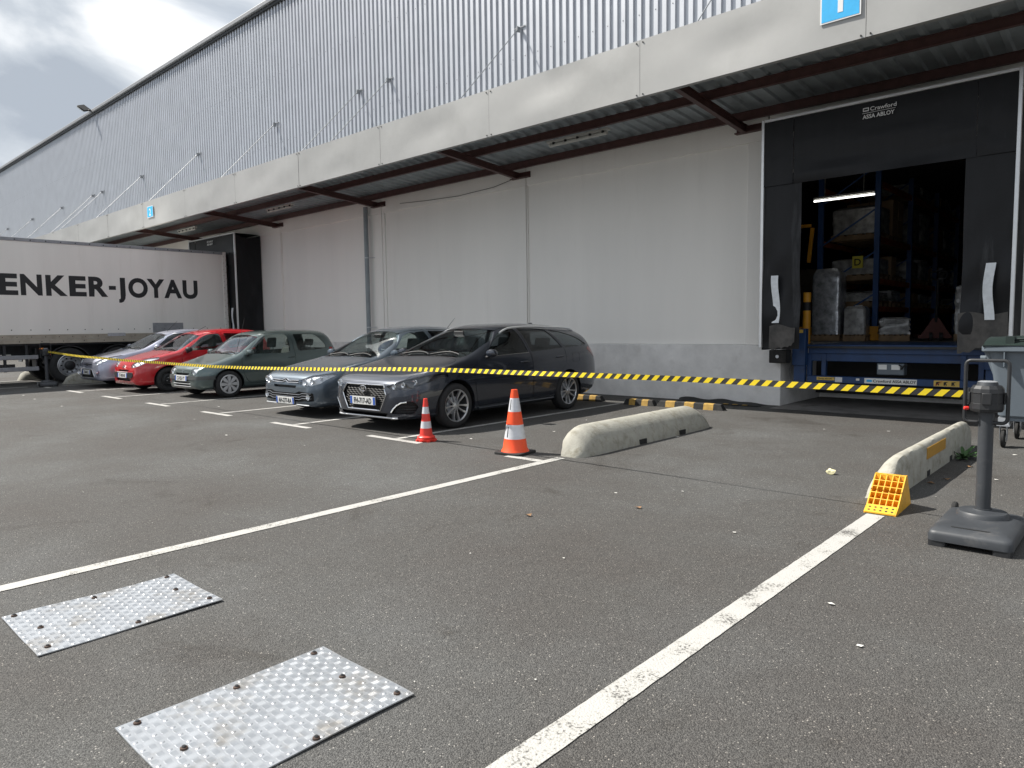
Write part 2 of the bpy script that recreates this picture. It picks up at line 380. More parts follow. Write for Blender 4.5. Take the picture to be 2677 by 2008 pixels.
# ------------------------------------------------------------------ ground and markings
g_ = MB(); g_.add([(-700,-500,0),(400,-500,0),(400,700,0),(-700,700,0)], [(0,1,2,3)])
tag(g_.build('ground', 'asphalt'), kind='structure')
def sheet(name, m, x0, x1, y0, y1, z, kind='structure', rz=None):
    b = MB(); b.add([(x0,y0,z),(x1,y0,z),(x1,y1,z),(x0,y1,z)], [(0,1,2,3)]); return tag(b.build(name, m), kind=kind)
sheet('dock_apron', 'concrete_floor', -4.72, -1.42, 11.5, 13.9, .004)
mat('joint_black', (.03, .029, .028), .9, var=.3, vs=20)
def crack(x0, x1, y, w=.014):
    b = MB(); n = 60; pts = []
    for i in range(n+1):
        t = i/n; x = x0+(x1-x0)*t; yy = y+.03*math.sin(x*.9)+.012*math.sin(x*3.1)+random.uniform(-.004, .004); ww = w*random.uniform(.5, 1.2)
        pts.append(((x, yy-ww/2, .003), (x, yy+ww/2, .003)))
    b.grid(pts); tag(b.build('expansion_joint', 'joint_black'), kind='structure')
def line(x0, x1, y0, y1, z=.004):
    """painted line with a slightly ragged edge"""
    b = MB(); long_y = abs(y1-y0) > abs(x1-x0); n = max(6, int(max(abs(y1-y0), abs(x1-x0))/.05)); rows = []
    for i in range(n+1):
        t = i/n; j = lambda: random.uniform(-.0014, .0014)
        if long_y: y = y0+(y1-y0)*t; rows.append(((x0+j(), y, z), (x1+j(), y, z)))
        else: x = x0+(x1-x0)*t; rows.append(((x, y0+j(), z), (x, y1+j(), z)))
    b.grid(rows); return tag(b.build('parking_line', 'road_paint'), kind='structure')
line(-4.715, -4.605, -3, 5.88); line(-1.525, -1.405, -3, 5.52)
line(-5.2, -4.72, 5.56, 5.66)
for xc in (-7.13, -9.43, -11.80, -14.26, -16.72, -19.15, -21.6):
    line(xc-.52, xc+.52, 5.43 if xc < -8 else 5.53, 5.53 if xc < -8 else 5.63); line(xc-.045, xc+.045, 5.54 if xc < -8 else 5.64, 10.7)
line(-25.25, -25.14, -3, 5.9); line(-22.05, -21.94, -3, 5.2)

# ------------------------------------------------------------------ warehouse
WH = thing('warehouse', 'long pale warehouse with grey ribbed metal cladding above white concrete panels', 'warehouse')
YW = 12.03
def part(b, name, m, parent, **k): return b.build(name, m, parent, **k)
# plinth: split at the two dock pits
for (x0, x1) in ((-62, -25.5), (-25.5, -22.1), (-22.1, -4.735), (-1.40, 12)):
    b = MB(); b.box(x0, x1, 12.0, 12.4, -.2, 1.035); part(b, 'plinth', 'plinth_conc', WH, bevel=.012)
b = MB(); b.box(-4.95, -4.735, 12.4, 13.95, -.2, 1.0); part(b, 'pit_wall', 'plinth_conc', WH)
b = MB(); b.box(-1.40, -1.2, 12.4, 13.95, -.2, 1.0); part(b, 'pit_wall', 'plinth_conc', WH)
b = MB(); b.box(-4.735, -1.40, 13.9, 14.1, -.2, 1.0); part(b, 'pit_wall', 'plinth_conc', WH)
# concrete wall panels with a raised border and a joint between neighbours
JX = [-62, -57.3, -52.1, -46.9, -41.7, -36.5, -31.3, -25.3]
def wall_panel(x0, x1, z1=5.35, left=.04, right=.30):
    b = MB(); g = .011
    b.box(x0+g, x1-g, 12.07, 12.35, 1.035, z1)
    b.box(x0+g, x1-g, 12.035, 12.072, 4.50, z1)            # head band
    b.box(x1-right, x1-g, 12.035, 12.072, 1.035, 4.50)      # right border
    b.box(x0+g, x0+left, 12.035, 12.072, 1.035, 4.50)
    part(b, 'wall_panel', 'wall_paint', WH, bevel=.010)
    b = MB(); b.box(x0-.012, x0+.012, 12.085, 12.3, 1.05, z1); part(b, 'joint_seal', 'joint_black', WH)
for i in range(len(JX)-1): wall_panel(JX[i], JX[i+1])
wall_panel(-25.3, -20.85); wall_panel(-20.85, -15.62, right=.30); wall_panel(-15.62, -10.46, left=.12); wall_panel(-10.46, -5.02, right=.36)
b = MB(); b.box(-5.005, -4.78, 12.05, 12.35, 1.04, 5.35); part(b, 'wall_panel', 'wall_paint', WH)
b = MB(); b.box(-1.75, 4.0, 12.05, 12.35, 1.04, 5.35); part(b, 'wall_panel', 'wall_paint', WH)
b = MB(); b.box(4.0, 12, 12.05, 12.35, 1.04, 5.35); part(b, 'wall_panel', 'wall_paint', WH)
b = MB(); b.box(-4.78, -1.75, 12.05, 12.35, 3.95, 5.35); part(b, 'lintel', 'wall_paint', WH)
# ribbed cladding, one sheet run per structural bay
PITCH = .179
def cladding(x0, n, z0=5.2, z1=11.40):
    b = MB(); prof = []
    for k in range(n):
        a = x0+k*PITCH
        prof += [(a, 12.03), (a+.078, 12.03), (a+.082, 11.988), (a+.170, 11.988), (a+.174, 12.03)]
    prof.append((x0+n*PITCH, 12.03))
    for z in (z0, z1): b.v += [(x, y, z) for x, y in prof]
    q = len(prof); b.f += [[i, i+1, q+i+1, q+i] for i in range(q-1)]; b.m += [0]*(q-1)
    o = part(b, 'cladding_sheet', 'cladding', WH, fixn=False)
    return o
for k in range(14): cladding(-61.0+k*30*PITCH*1.0, 30)
for zz_ in (6.15, 7.25, 9.3, 11.1):                          # self-drilling screws, a row on each sheeting rail
    s = MB()
    for k in range(0, 400, 2):
        x = -61+k*PITCH+.126; s.add([(x-.009,11.987,zz_-.009),(x+.009,11.987,zz_-.009),(x+.009,11.987,zz_+.009),(x-.009,11.987,zz_+.009),(x,11.978,zz_)], [(0,1,4),(1,2,4),(2,3,4),(3,0,4)])
    tag(part(s, 'screw_row', 'dark_metal', WH), kind='stuff')
b = MB(); b.box(-62, 13, 12.04, 12.30, 5.3, 11.45); part(b, 'inner_sheet', 'inner_dark', WH)
b = MB(); b.box(-62, 13, 11.86, 12.45, 11.46, 11.60); part(b, 'roof_edge', 'roof_trim', WH, bevel=.02)
b = MB(); b.box(-62, 13, 11.93, 12.35, 11.37, 11.46); part(b, 'roof_gutter', 'dark_metal', WH)
b = MB(); b.box(-62, 13, 12.3, 44, 11.40, 11.55); part(b, 'roof', 'deck_grey', WH)
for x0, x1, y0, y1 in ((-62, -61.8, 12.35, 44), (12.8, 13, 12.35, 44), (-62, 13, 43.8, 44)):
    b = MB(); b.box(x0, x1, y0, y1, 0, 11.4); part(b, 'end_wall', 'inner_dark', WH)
b = MB(); b.box(-61.8, 12.8, 14.1, 43.8, .80, 1.036); b.box(-61.8, -4.95, 12.4, 14.1, .80, 1.036); b.box(-1.2, 12.8, 12.4, 14.1, .80, 1.036)
tag(b.build('warehouse_floor', 'concrete_floor'), kind='structure')
# mezzanine / ceiling seen through the door
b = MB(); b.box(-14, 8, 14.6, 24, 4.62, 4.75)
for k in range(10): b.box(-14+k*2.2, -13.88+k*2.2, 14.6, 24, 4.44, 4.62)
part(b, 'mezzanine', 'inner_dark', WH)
# downpipe
DP = MB(); DP.tube((-16.19, 11.93, .05), (-16.19, 11.93, 4.72), .062, 16); dpo = part(DP, 'downpipe', 'pipe_grey', WH, smooth=True)
for zc in (1.45, 3.35):
    c = MB(); c.tube((-16.19, 11.93, zc-.012), (-16.19, 11.93, zc+.012), .07, 16); c.tube((-16.13, 11.97, zc), (-15.97, 12.04, zc), .008, 6); part(c, 'clamp', 'galv', dpo)
c = MB(); c.path([(-10.62,12.0,4.72),(-11.4,12.0,4.60),(-12.6,12.01,4.56),(-13.8,12.01,4.60),(-14.8,12.01,4.66)], .006, 5); part(c, 'cable', 'black', WH)

# ------------------------------------------------------------------ canopy over the docks
CA = thing('canopy', 'grey fascia canopy on brown steel arms running along the warehouse', 'canopy')
YF = 9.3
FJ = [-27.80-3.1*k for k in range(10, 0, -1)]+[-27.74, -24.56, -21.40, -18.32, -15.18, -12.05, -8.93, -5.83, -2.72, .40, 3.5, 6.6]
rf = random.Random(3)
for i in range(len(FJ)-1):
    x0, x1 = FJ[i]+.003, FJ[i+1]-.003; b = MB(); rows = []
    ph = [rf.uniform(0, 6) for _ in range(4)]; nx, nz = 16, 6; tilt = rf.uniform(-.006, .006)
    for a in range(nz+1):
        z = 4.77+.81*a/nz; r = []
        for c in range(nx+1):
            u = c/nx; x = x0+(x1-x0)*u; e = math.sin(PI*u)*math.sin(PI*a/nz)
            d = e*(.010*math.sin(3.1*u*2+ph[0]+a*.5)+.008*math.sin(7*u+ph[1]-a*.9)) + tilt*(u-.5)
            r.append((x, YF-d, z))
        rows.append(r)
    b.grid(rows)
    b.grid([[(x, YF+.10, 4.775) for x in (x0, x1)], [(x, YF+.002, 4.771) for x in (x0, x1)]])
    b.grid([[(x, YF+.002, 5.578) for x in (x0, x1)], [(x, YF+.12, 5.58) for x in (x0, x1)]])
    b.grid([[(x, YF+.10, 4.775) for x in (x0, x1)], [(x, YF+.10, 4.85) for x in (x0, x1)]])
    fp = part(b, 'fascia_panel', 'fascia', CA, smooth=True)
    s = MB()
    for x in (x0+.05, x1-.05):
        for z in (4.80, 5.54): s.lathe([(0, -.010), (.010, -.008), (.011, 0)], 6, (x, YF-.002, z), 'z'); s.tube((x, YF-.014, z), (x, YF+.004, z), .010, 6)
    tag(part(s, 'screws', 'black', fp), kind='stuff')
b = MB(); b.box(-58, 6.6, YF+.02, YF+.035, 4.80, 5.55); part(b, 'fascia_backing', 'dark_metal', CA)
# soffit deck: trough sheets laid to fall towards the wall
def zdeck(y): return 5.20-.075*(y-9.4)
for k in range(13):
    x0 = -60.5+5.2*k; b = MB(); prof = []; n = 20; p = 5.2/n
    for j in range(n):
        a = x0+j*p; prof += [(a, 0), (a+.06, 0), (a+.085, .038), (a+.145, .038), (a+.17, 0)]
    prof.append((x0+5.2, 0))
    for y in (9.42, 11.98): b.v += [(x, y, zdeck(y)-z) for x, z in prof]
    q = len(prof); b.f += [[i, i+1, q+i+1, q+i] for i in range(q-1)]; b.m += [0]*(q-1)
    part(b, 'deck_sheet', 'deck_grey', CA)
b = MB(); b.box(-58, 6.6, 11.90, 12.034, 5.055, 5.36); part(b, 'light_blocker', 'deck_grey', CA)  # added strip, keeps sun from leaking through the deck troughs at the wall
def ibeam(b, a, c, w, h, t=.012):
    a = Vector(a); c = Vector(c); up = Vector((0, 0, h/2-t/2))
    b.bar(a+up, c+up, w, t); b.bar(a-up, c-up, w, t); b.bar(a, c, t, h-2*t)
b = MB(); ibeam(b, (-58, 10.62, 4.985), (6.6, 10.62, 4.985), .07, .14); part(b, 'purlin', 'steel_brown', CA)
b = MB(); ibeam(b, (-58, 11.80, 4.90), (6.6, 11.80, 4.90), .07, .14); part(b, 'purlin', 'steel_brown', CA)
b = MB(); ibeam(b, (-58, 9.50, 5.07), (6.6, 9.50, 5.07), .07, .14); part(b, 'purlin', 'steel_brown', CA)
for x in [-.2, -5.42, -10.68, -15.80, -21.0, -26.2, -31.4, -36.7, -42, -47.2, -52.4]:
    b = MB(); ibeam(b, (x, 12.02, 4.735), (x, 9.48, 4.94), .085, .14, .012); part(b, 'arm', 'steel_brown', CA)
    b = MB(); b.box(x-.16, x+.36, 11.93, 12.04, 4.67, 4.69); b.box(x-.16, x+.36, 12.02, 12.04, 4.69, 4.80); part(b, 'wall_bracket', 'steel_brown', CA)
for x in [-5.35, -10.53, -15.06, -16.35, -20.75, -26.17, -31.44, -36.06, -37.32, -41.94, -47.2, -52.5]:
    b = MB(); b.tube((x, 11.90, 7.80), (x, 9.55, 5.33), .0105, 8); r = part(b, 'tie_rod', 'rod_steel', CA, smooth=True)
    b = MB(); b.box(x-.15, x+.15, 11.963, 11.986, 7.855, 7.88); b.box(x-.014, x+.014, 11.88, 11.97, 7.76, 7.87); b.tube((x, 11.91, 7.81), (x, 11.84, 7.737), .016, 8); part(b, 'bracket', 'rod_steel', r)

# ------------------------------------------------------------------ things on the canopy and the roof
def strip_light(x0, x1, label):
    t = thing('strip_light', label, 'lamp', (x0, 10.72, 4.80), 0, 'strip lights under the canopy')
    n = x1-x0; b = MB(); b.box(0, n, -.05, .05, .055, .10); part(b, 'housing', 'tube_white', t, bevel=.008)
    b = MB(); b.tube((.05, 0, .02), (n-.05, 0, .02), .035, 10); part(b, 'diffuser', 'tube_white', t, smooth=True)
    for k in range(5): b = MB(); b.box(.15+k*n/5, .19+k*n/5, -.055, .055, .02, .06); part(b, 'clip', 'black', t)
    
    for q in (.2, n-.2): b = MB(); b.tube((q, 0, .09), (q, 0, .34), .01, 6); part(b, 'hanger', 'galv', t)
strip_light(-8.75, -7.35, 'strip light under the canopy nearest the open dock door')
strip_light(-19.25, -17.85, 'strip light under the canopy between the downpipe and the far dock')
strip_light(-25.3, -23.9, 'strip light under the canopy just above the white trailer roof')
def sign(num, x, label, hz):
    t = thing('number_sign', label, 'sign', (x, YF-.016, 5.045), 0)
    b = MB(); b.box(-.23, .23, -.004, .004, 0, hz); part(b, 'board', 'white_print', t)
    b = MB(); b.box(-.215, .215, -.0065, -.0045, .015, hz-.015); part(b, 'blue_face', 'blue_sign', t)
    text_mesh(num, hz*.86 if num == '1' else hz*.88, 'digit', 'white_print', t, .001, 1.0, 'CENTER', (0, -.0085, .055), (PI/2, 0, 0), bold=.004)
t1 = sign('2', -23.92, 'small blue sign with a white 2 above the parked trailer', .35)
t = thing('number_sign', 'large blue sign with a white 1 above the open dock door', 'sign', (-3.01, YF-.016, 5.045), math.radians(0))
b = MB(); b.box(-.235, .235, -.004, .004, 0, .62); part(b, 'board', 'white_print', t)
b = MB(); b.box(-.217, .217, -.0065, -.0045, .017, .603); part(b, 'blue_face', 'blue_sign', t)
b = MB(); b.prism([(-.028,.09),(.032,.09),(.032,.53),(-.012,.53),(-.10,.46),(-.10,.41),(-.028,.45)], -.0092, -.007); part(b, 'digit', 'white_print', t)
t = thing('floodlight', 'black floodlight on a bracket at the roof edge', 'lamp', (-36.7, 11.86, 11.45))
b = MB(); b.path([(.14, .02, .0), (.10, -.06, .12), (-.05, -.08, .12)], .025, 8); part(b, 'arm', 'black', t, smooth=True)
b = MB(); b.bar((-.06, -.10, .10), (-.36, -.30, .36), .36, .07, up=(.3, -.3, 1)); part(b, 'lamp_head', 'black', t, bevel=.015)
b = MB(); b.bar((-.08, -.16, .07), (-.35, -.34, .30), .30, .02, up=(.3, -.3, 1)); part(b, 'lens', 'tube_white', t)

# ------------------------------------------------------------------ dock shelters
def fabric(x0, x1, z0, z1, y, amp, seed, nx=14, nz=40, flare=0.):
    r = random.Random(seed); ph = [r.uniform(0, 6) for _ in range(6)]; rows = []
    for a in range(nz+1):
        t = a/nz; z = z0+(z1-z0)*t; row = []
        for c in range(nx+1):
            u = c/nx; w = (1-t)**1.6
            d = amp*w*(math.sin(5*t*3+u*2.1+ph[0])*.5+math.sin(11*t+u*5+ph[1])*.5+.35*math.sin(23*t-u*7+ph[2]))
            row.append((x0+(x1-x0)*u+.25*amp*w*math.sin(9*t+ph[3]), y-d-flare*w*(1-u), z))
        rows.append(row)
    return rows
def logo(parent, x, y, z, s, rot=0):
    b = MB(); b.box(x, x+.085*s, y-.002, y, z+.09*s, z+.145*s); part(b, 'logo_mark', 'white_print', parent)
    b = MB(); b.box(x+.012*s, x+.073*s, y-.004, y-.002, z+.105*s, z+.13*s); part(b, 'logo_mark', 'black', parent)
    text_mesh('Crawford', .085*s, 'lettering', 'white_print', parent, .001, 1.12, 'LEFT', (x+.10*s, y-.002, z+.088*s), (PI/2, 0, 0), bold=.0008*s)
    b = MB(); b.box(x-.01*s, x+.46*s, y-.002, y, z+.062*s, z+.067*s); part(b, 'logo_line', 'white_print', parent)
    text_mesh('ASSA ABLOY', .085*s, 'lettering', 'white_print', parent, .001, .92, 'LEFT', (x, y-.002, z-.02*s), (PI/2, 0, 0), bold=.0015*s)
def shelter(xc, label, near):
    t = thing('dock_shelter', label, 'dock shelter', (xc, 11.15, 0))
    h = 1.635
    if near:
        rows = fabric(-h, -1.055, 1.0, 3.60, .012, .055, 5, flare=.05); b = MB(); b.grid(rows); part(b, 'side_curtain', 'curtain', t, smooth=True)
        rows = fabric(1.085, h, 1.22, 3.60, .012, .045, 8); b = MB(); b.grid(rows); part(b, 'side_curtain', 'curtain', t, smooth=True)
        # torn, worn lower edges
        b = MB(); n = 16; top = []; bot = []
        rj = random.Random(4)
        for i in range(n+1):
            u = i/n; x = 1.06+.56*u; top.append((x, -.015+.01*math.sin(u*9), 1.50+.02*math.sin(u*7))); bot.append((x+.01, -.03+.02*math.sin(u*8), .98+.10*u+rj.uniform(-.03, .03)))
        b.grid([top, bot]); part(b, 'torn_flap', 'curtain_worn', t, smooth=True)
        b = MB(); top = []; bot = []
        for i in range(n+1):
            u = i/n; x = -1.50+.40*u; top.append((x, -.045, 1.36+.03*math.sin(u*5))); bot.append((x, -.065+.01*math.sin(u*9), .985+.10*u*u+rj.uniform(-.02, .03)))
        b.grid([top, bot]); part(b, 'torn_flap', 'curtain_worn', t, smooth=True)
    else:
        b = MB(); b.grid(fabric(-h, -1.1, 1.0, 3.60, .012, .02, 5)); part(b, 'side_curtain', 'curtain', t, smooth=True)
        b = MB(); b.grid(fabric(1.1, h, 1.0, 3.60, .012, .02, 8)); part(b, 'side_curtain', 'curtain', t, smooth=True)
    b = MB(); b.grid(fabric(-1.18, 1.20, 3.54, 4.53, -.004, .02, 2, nx=24, nz=12)); part(b, 'head_curtain', 'curtain', t, smooth=True)
    b = MB(); b.grid(fabric(-h, -1.185, 3.545, 4.53, -.012, .012, 3, nx=8, nz=12)); part(b, 'head_curtain', 'curtain', t, smooth=True)
    b = MB(); b.grid(fabric(1.205, h, 3.545, 4.53, -.012, .012, 6, nx=8, nz=12)); part(b, 'head_curtain', 'curtain', t, smooth=True)
    b = MB(); b.box(-h-.045, -h, -.03, .02, 1.02, 4.57); part(b, 'edge_profile', 'alu', t, bevel=.005)
    b = MB(); b.box(h, h+.045, -.03, .02, 1.02, 4.57); part(b, 'edge_profile', 'alu', t, bevel=.005)
    b = MB(); b.box(-h, h, -.03, .02, 4.532, 4.57); part(b, 'edge_profile', 'alu', t, bevel=.005)
    # sagging side sheets and the roof sheet back to the wall
    for sx in (-1, 1):
        rows = []; r = random.Random(11)
        for a in range(31):
            tt = a/30; z = .98+(4.53-.98)*tt; row = []
            for c in range(15):
                u = c/14
                d = .020*math.sin(7*tt+4*u)+.014*math.sin(17*tt-9*u+1)+.010*math.sin(31*tt+14*u)
                sag = -.10*u*(1-u)*4*(tt**8) if sx > 0 else 0
                row.append((sx*(h+.02)-sx*abs(math.sin(PI*u))*.07+d*math.sin(PI*u), .03+.86*u, z+sag))
            rows.append(row)
        b = MB(); b.grid(rows); part(b, 'side_sheet', 'curtain', t, smooth=True)
    b = MB(); b.grid([[(x, y, 4.55) for x in (-h-.02, h+.02)] for y in (-.02, .88)]); part(b, 'roof_sheet', 'curtain', t)
    for sx in (-1, 1):
        b = MB(); rows = []
        for a in range(13):
            tt = a/12; z = 1.41+.74*tt; x = sx*1.41+.018*math.sin(tt*5+(0 if sx < 0 else 2))
            rows.append([(x-.055, -.05+.012*math.sin(tt*6), z), (x+.055, -.05+.012*math.sin(tt*6+.6), z)])
        b.grid(rows); part(b, 'white_marker', 'white_strip', t)
    logo(t, -.19, -.045, 4.31, .92)
    return t
shelter(-3.07, 'black rubber dock shelter around the open loading door', True)
shelter(-23.80, 'black rubber dock shelter behind the parked white trailer', False)

# ------------------------------------------------------------------ dock leveller, bumpers
LV = thing('dock_leveller', 'blue steel dock leveller under the open loading door', 'dock leveller', (-3.07, 12.0, 0))
b = MB(); b.box(-1.26, 1.26, .10, 2.1, 1.005, 1.042); part(b, 'platform', 'blue_steel', LV, bevel=.006)
b = MB(); b.box(-1.24, 1.24, .04, .10, .985, 1.02); part(b, 'lip', 'dark_metal', LV)
b = MB(); b.box(-1.22, 1.22, .14, .26, .77, .965); part(b, 'beam', 'blue_steel', LV, bevel=.008)
b = MB(); b.box(-1.24, 1.24, .105, .14, .90, .985); part(b, 'beam', 'blue_steel', LV, bevel=.006)
b = MB(); b.box(-1.24, 1.24, .05, .16, .425, .53); part(b, 'front_bar', 'blue_steel', LV, bevel=.006)
for x in (-1.235, -1.0, .98, 1.2): b = MB(); b.box(x-.035, x+.035, .12, .20, .53, .90); part(b, 'post', 'blue_steel', LV, bevel=.005)
for x in (-1.36, 1.36):
    b = MB(); b.box(x-.11, x+.11, -.02, .12, .70, 1.31); part(b, 'side_plate', 'blue_steel', LV, bevel=.01)
    b = MB(); b.box(x-.09, x+.09, .02, .10, .42, .70); part(b, 'side_foot', 'blue_steel', LV)
    for q in range(2): b = MB(); b.box(x-.09+q*.10, x-.03+q*.10, -.026, -.021, 1.24, 1.295); part(b, 'hazard_patch', 'sticker_yellow', LV)
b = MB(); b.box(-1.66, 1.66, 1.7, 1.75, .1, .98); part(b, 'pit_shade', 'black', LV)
b = MB(); b.box(-.19, .20, .12, .30, .575, .755); part(b, 'control_box', 'bin_grey', LV, bevel=.012)
for x0 in (-.165, 0.02): b = MB(); b.box(x0, x0+.12, .114, .119, .66, .735); part(b, 'box_label', 'plate_white', LV)
b = MB(); b.path([(.13,.10,.74),(.18,.09,.70),(.16,.09,.67),(.21,.09,.73),(.24,.1,.75)], .012, 6); part(b, 'cable', 'black', LV)
b = MB(); b.box(-.345, .395, .043, .049, .438, .522); part(b, 'name_plate', 'plate_white', LV)
b = MB(); b.box(-.31, -.235, .038, .042, .463, .497); part(b, 'logo_mark', 'blue_sign', LV)
text_mesh('Crawford', .06, 'lettering', 'black', LV, .001, 1.1, 'LEFT', (-.22, .041, .46), (PI/2, 0, 0), bold=.0006)
text_mesh('ASSA ABLOY', .062, 'lettering', 'black', LV, .001, .92, 'LEFT', (.06, .041, .46), (PI/2, 0, 0), bold=.001)
b = MB(); b.box(-1.08, -.80, .043, .049, .465, .515); part(b, 'load_label', 'sticker_yellow', LV)
text_mesh('Qmax 60 kN', .036, 'lettering', 'black', LV, .001, 1.15, 'LEFT', (-1.06, .041, .478), (PI/2, 0, 0), bold=.0006)
b = MB(); b.box(-.79, -.68, .043, .049, .44, .52); part(b, 'type_label', 'galv', LV)
b = MB(); b.box(-.47, -.42, .043, .049, .475, .51); part(b, 'type_label', 'plate_white', LV)
b = MB(); b.box(.62, .95, .043, .049, .435, .522); part(b, 'warning_label', 'sticker_yellow', LV)
for k in range(3):
    x = .65+k*.10; b = MB(); b.prism([(x,.45),(x+.015,.45),(x+.02,.475),(x+.03,.45),(x+.042,.45),(x+.03,.49),(x+.06,.505),(x+.03,.505),(x,.50)], .039, .042); part(b, 'pictogram', 'black', LV)
b = MB(); b.bar((.64,.037,.45), (.73,.037,.515), .004, .008, up=(0,1,0)); part(b, 'pictogram', 'red_plastic', LV)
def bumper(x, label):
    t = thing('dock_bumper', label, 'bumper', (x, 12.0, .74), 0, 'rubber dock bumpers')
    b = MB(); b.box(-.145, .145, -.24, 0, 0, .22); part(b, 'rubber_block', 'rubber', t, bevel=.015)
    b = MB(); b.tube((0, -.248, .11), (0, -.235, .11), .028, 10); part(b, 'bolt', 'galv', t)
bumper(-4.70, 'black rubber bumper left of the blue dock leveller'); bumper(-1.44, 'black rubber bumper right of the blue dock leveller')
# ------------------------------------------------------------------ inside the warehouse
ZF = 1.04
def rack_along_y(x0, x1, ys, levels, label, ztop=5.6):
    t = thing('pallet_rack', label, 'rack', (0, 0, 0))
    for y in ys:
        for x in (x0, x1):
            b = MB(); b.box(x-.05, x+.05, y-.04, y+.04, ZF, ztop); part(b, 'upright', 'rack_blue', t)
        b = MB()
        for k in range(5): b.bar((x0, y, ZF+.25+k*.85), (x1, y, ZF+.95+k*.85-(k % 2)*.0), .025, .03)
        part(b, 'brace', 'rack_blue', t)
    for z in levels:
        for i in range(len(ys)-1):
            for x in (x0, x1):
                b = MB(); b.box(x-.03, x+.03, ys[i]+.045, ys[i+1]-.045, z-.11, z); part(b, 'beam', 'rack_orange', t)
    return t
ri = random.Random(21)
PAL = {}
def pallet_load(name, label, cat, loc, w, d, h, m, rz=0, group=None, boxes=True, lump=.03):
    t = thing(name, label, cat, loc, rz, group)
    if 'p' not in PAL:
        b = MB()
        for k in range(3): b.box(-.6, .6, -.4+k*.35, -.30+k*.35, 0, .10)
        for k in range(6): b.box(-.6+k*.22, -.48+k*.22, -.4, .4, .10, .125)
        b.v = [(x/1.2, y/.8, z) for x, y, z in b.v]; PAL['p'] = b
    src = PAL['p']; b = MB(); b.v = [(x*w, y*d, z) for x, y, z in src.v]; b.f = [list(f) for f in src.f]; b.m = list(src.m); b.build('pallet', 'wood', t)
    # stacked cartons or a wrapped lump
    if boxes:
        nx = max(1, round(w/.4)); ny = max(1, round(d/.4)); nz = max(1, round(h/.35))
        for k in range(nz):
            b = MB()
            for i in range(nx):
                for j in range(ny):
                    if k == nz-1 and ri.random() < .25: continue
                    jx, jy = ri.uniform(-.008, .008), ri.uniform(-.008, .008)
                    b.box(-w/2+i*w/nx+.006+jx, -w/2+(i+1)*w/nx-.006+jx, -d/2+j*d/ny+.006+jy, -d/2+(j+1)*d/ny-.006+jy, .127+k*h/nz, .127+(k+1)*h/nz-.006)
            b.build('carton_layer', m, t)
    else:
        rows = []; n = 24
        for k in range(11):
            z = .127+h*k/10; row = []
            for i in range(n):
                a = 2*PI*i/n; c, s = math.cos(a), math.sin(a); e = .22
                x = w/2*math.copysign(abs(c)**e, c); y = d/2*math.copysign(abs(s)**e, s); j = 1+ri.uniform(-lump, lump)-(.25*max(0, k-9))
                row.append((x*j, y*j, z))
            rows.append(row)
        b = MB(); b.grid(rows, closed=True); b.f.append(list(range(10*n, 11*n))); b.m.append(0); b.build('wrapped_goods', m, t, smooth=True)
    return t
GL = 'goods stored in the pallet racks'
rack_along_y(-5.35, -4.25, [15.6, 18.1, 20.6, 23.1, 25.6, 28.1], [1.72, 2.28, 3.12, 4.22], 'blue and orange pallet rack running back behind the letter D', 4.6)
rack_along_y(-9.4, -8.2, [18.6, 21.0, 23.4, 25.8], [1.95, 3.0], 'blue and orange pallet rack at the left behind the letter E', 4.4)
k_ = 0
words = ['wrapped pallet of grey goods', 'carton stack on a pallet', 'plastic wrapped brown cartons', 'low loose pile of wrapped goods', 'tall grey wrapped stack']
for z, lv in ((1.72, 'lowest beam'), (2.28, 'second beam'), (3.12, 'third beam'), (4.22, 'top beam')):
    for i, y in enumerate((16.4, 17.4, 18.9, 19.9, 21.4, 22.4, 24.0, 25.0)):
        if z == 4.22 and y < 18.5: continue
        hmax = {1.72: .28, 2.28: .55, 3.12: .85, 4.22: .3}[z]
        h = hmax*ri.uniform(.6, 1.0); kind = (i+int(z*3)) % 3
        nm = 'pallet_of_goods'
        lab = '%s pallet on the %s of the D rack, %s from the door' % (('grey wrapped', 'brown carton', 'film wrapped')[kind], lv, ('first', 'second', 'third', 'fourth', 'fifth', 'sixth', 'seventh', 'eighth')[i])
        pallet_load(nm, lab, 'pallet', (-4.80, y, z), .95, .82, h, ('wrap', 'carton', 'wrap')[kind], 0, GL, kind == 1)
for (x, y, z, h, m, bx, lab) in ((-8.8, 19.6, 3.0, .7, 'wrap', False, 'pallet of wrapped goods high in the left rack'), (-8.8, 20.6, 3.0, .5, 'carton', True, 'pallet of cartons high in the left rack beside wrapped goods'),
        (-8.8, 22.0, 1.95, .75, 'carton', True, 'pallet with one large brown carton low in the left rack')):
    pallet_load('pallet_of_goods', lab, 'pallet', (x, y, z), 1.0, .85, h, m, 0, GL, bx)
pallet_load('wrapped_pallet', 'tall narrow pallet load in shiny silver film behind the yellow post', 'pallet', (-5.02, 15.2, ZF), .55, .6, 1.32, 'wrap_silver', .1, None, False, .015)
pallet_load('wrapped_pallet', 'short pallet load in black film beside the silver one', 'pallet', (-4.42, 15.0, ZF), .40, .5, .55, 'wrap', .1, None, False, .02)
pallet_load('carton_pallet', 'pallet of brown cartons in the dark behind the silver film load', 'pallet', (-5.9, 17.6, ZF), 1.0, .8, 1.5, 'carton_dark', .05)
pallet_load('wrapped_pallet', 'bulky white wrapped pallet behind the right side curtain', 'pallet', (-2.35, 15.6, ZF), .95, .9, .95, 'wrap', .1, None, False, .06)
pallet_load('wrapped_pallet', 'low wrapped bundle on the floor at the rack foot', 'pallet', (-3.75, 15.0, ZF), .5, .45, .32, 'wrap', .3, None, False, .10)
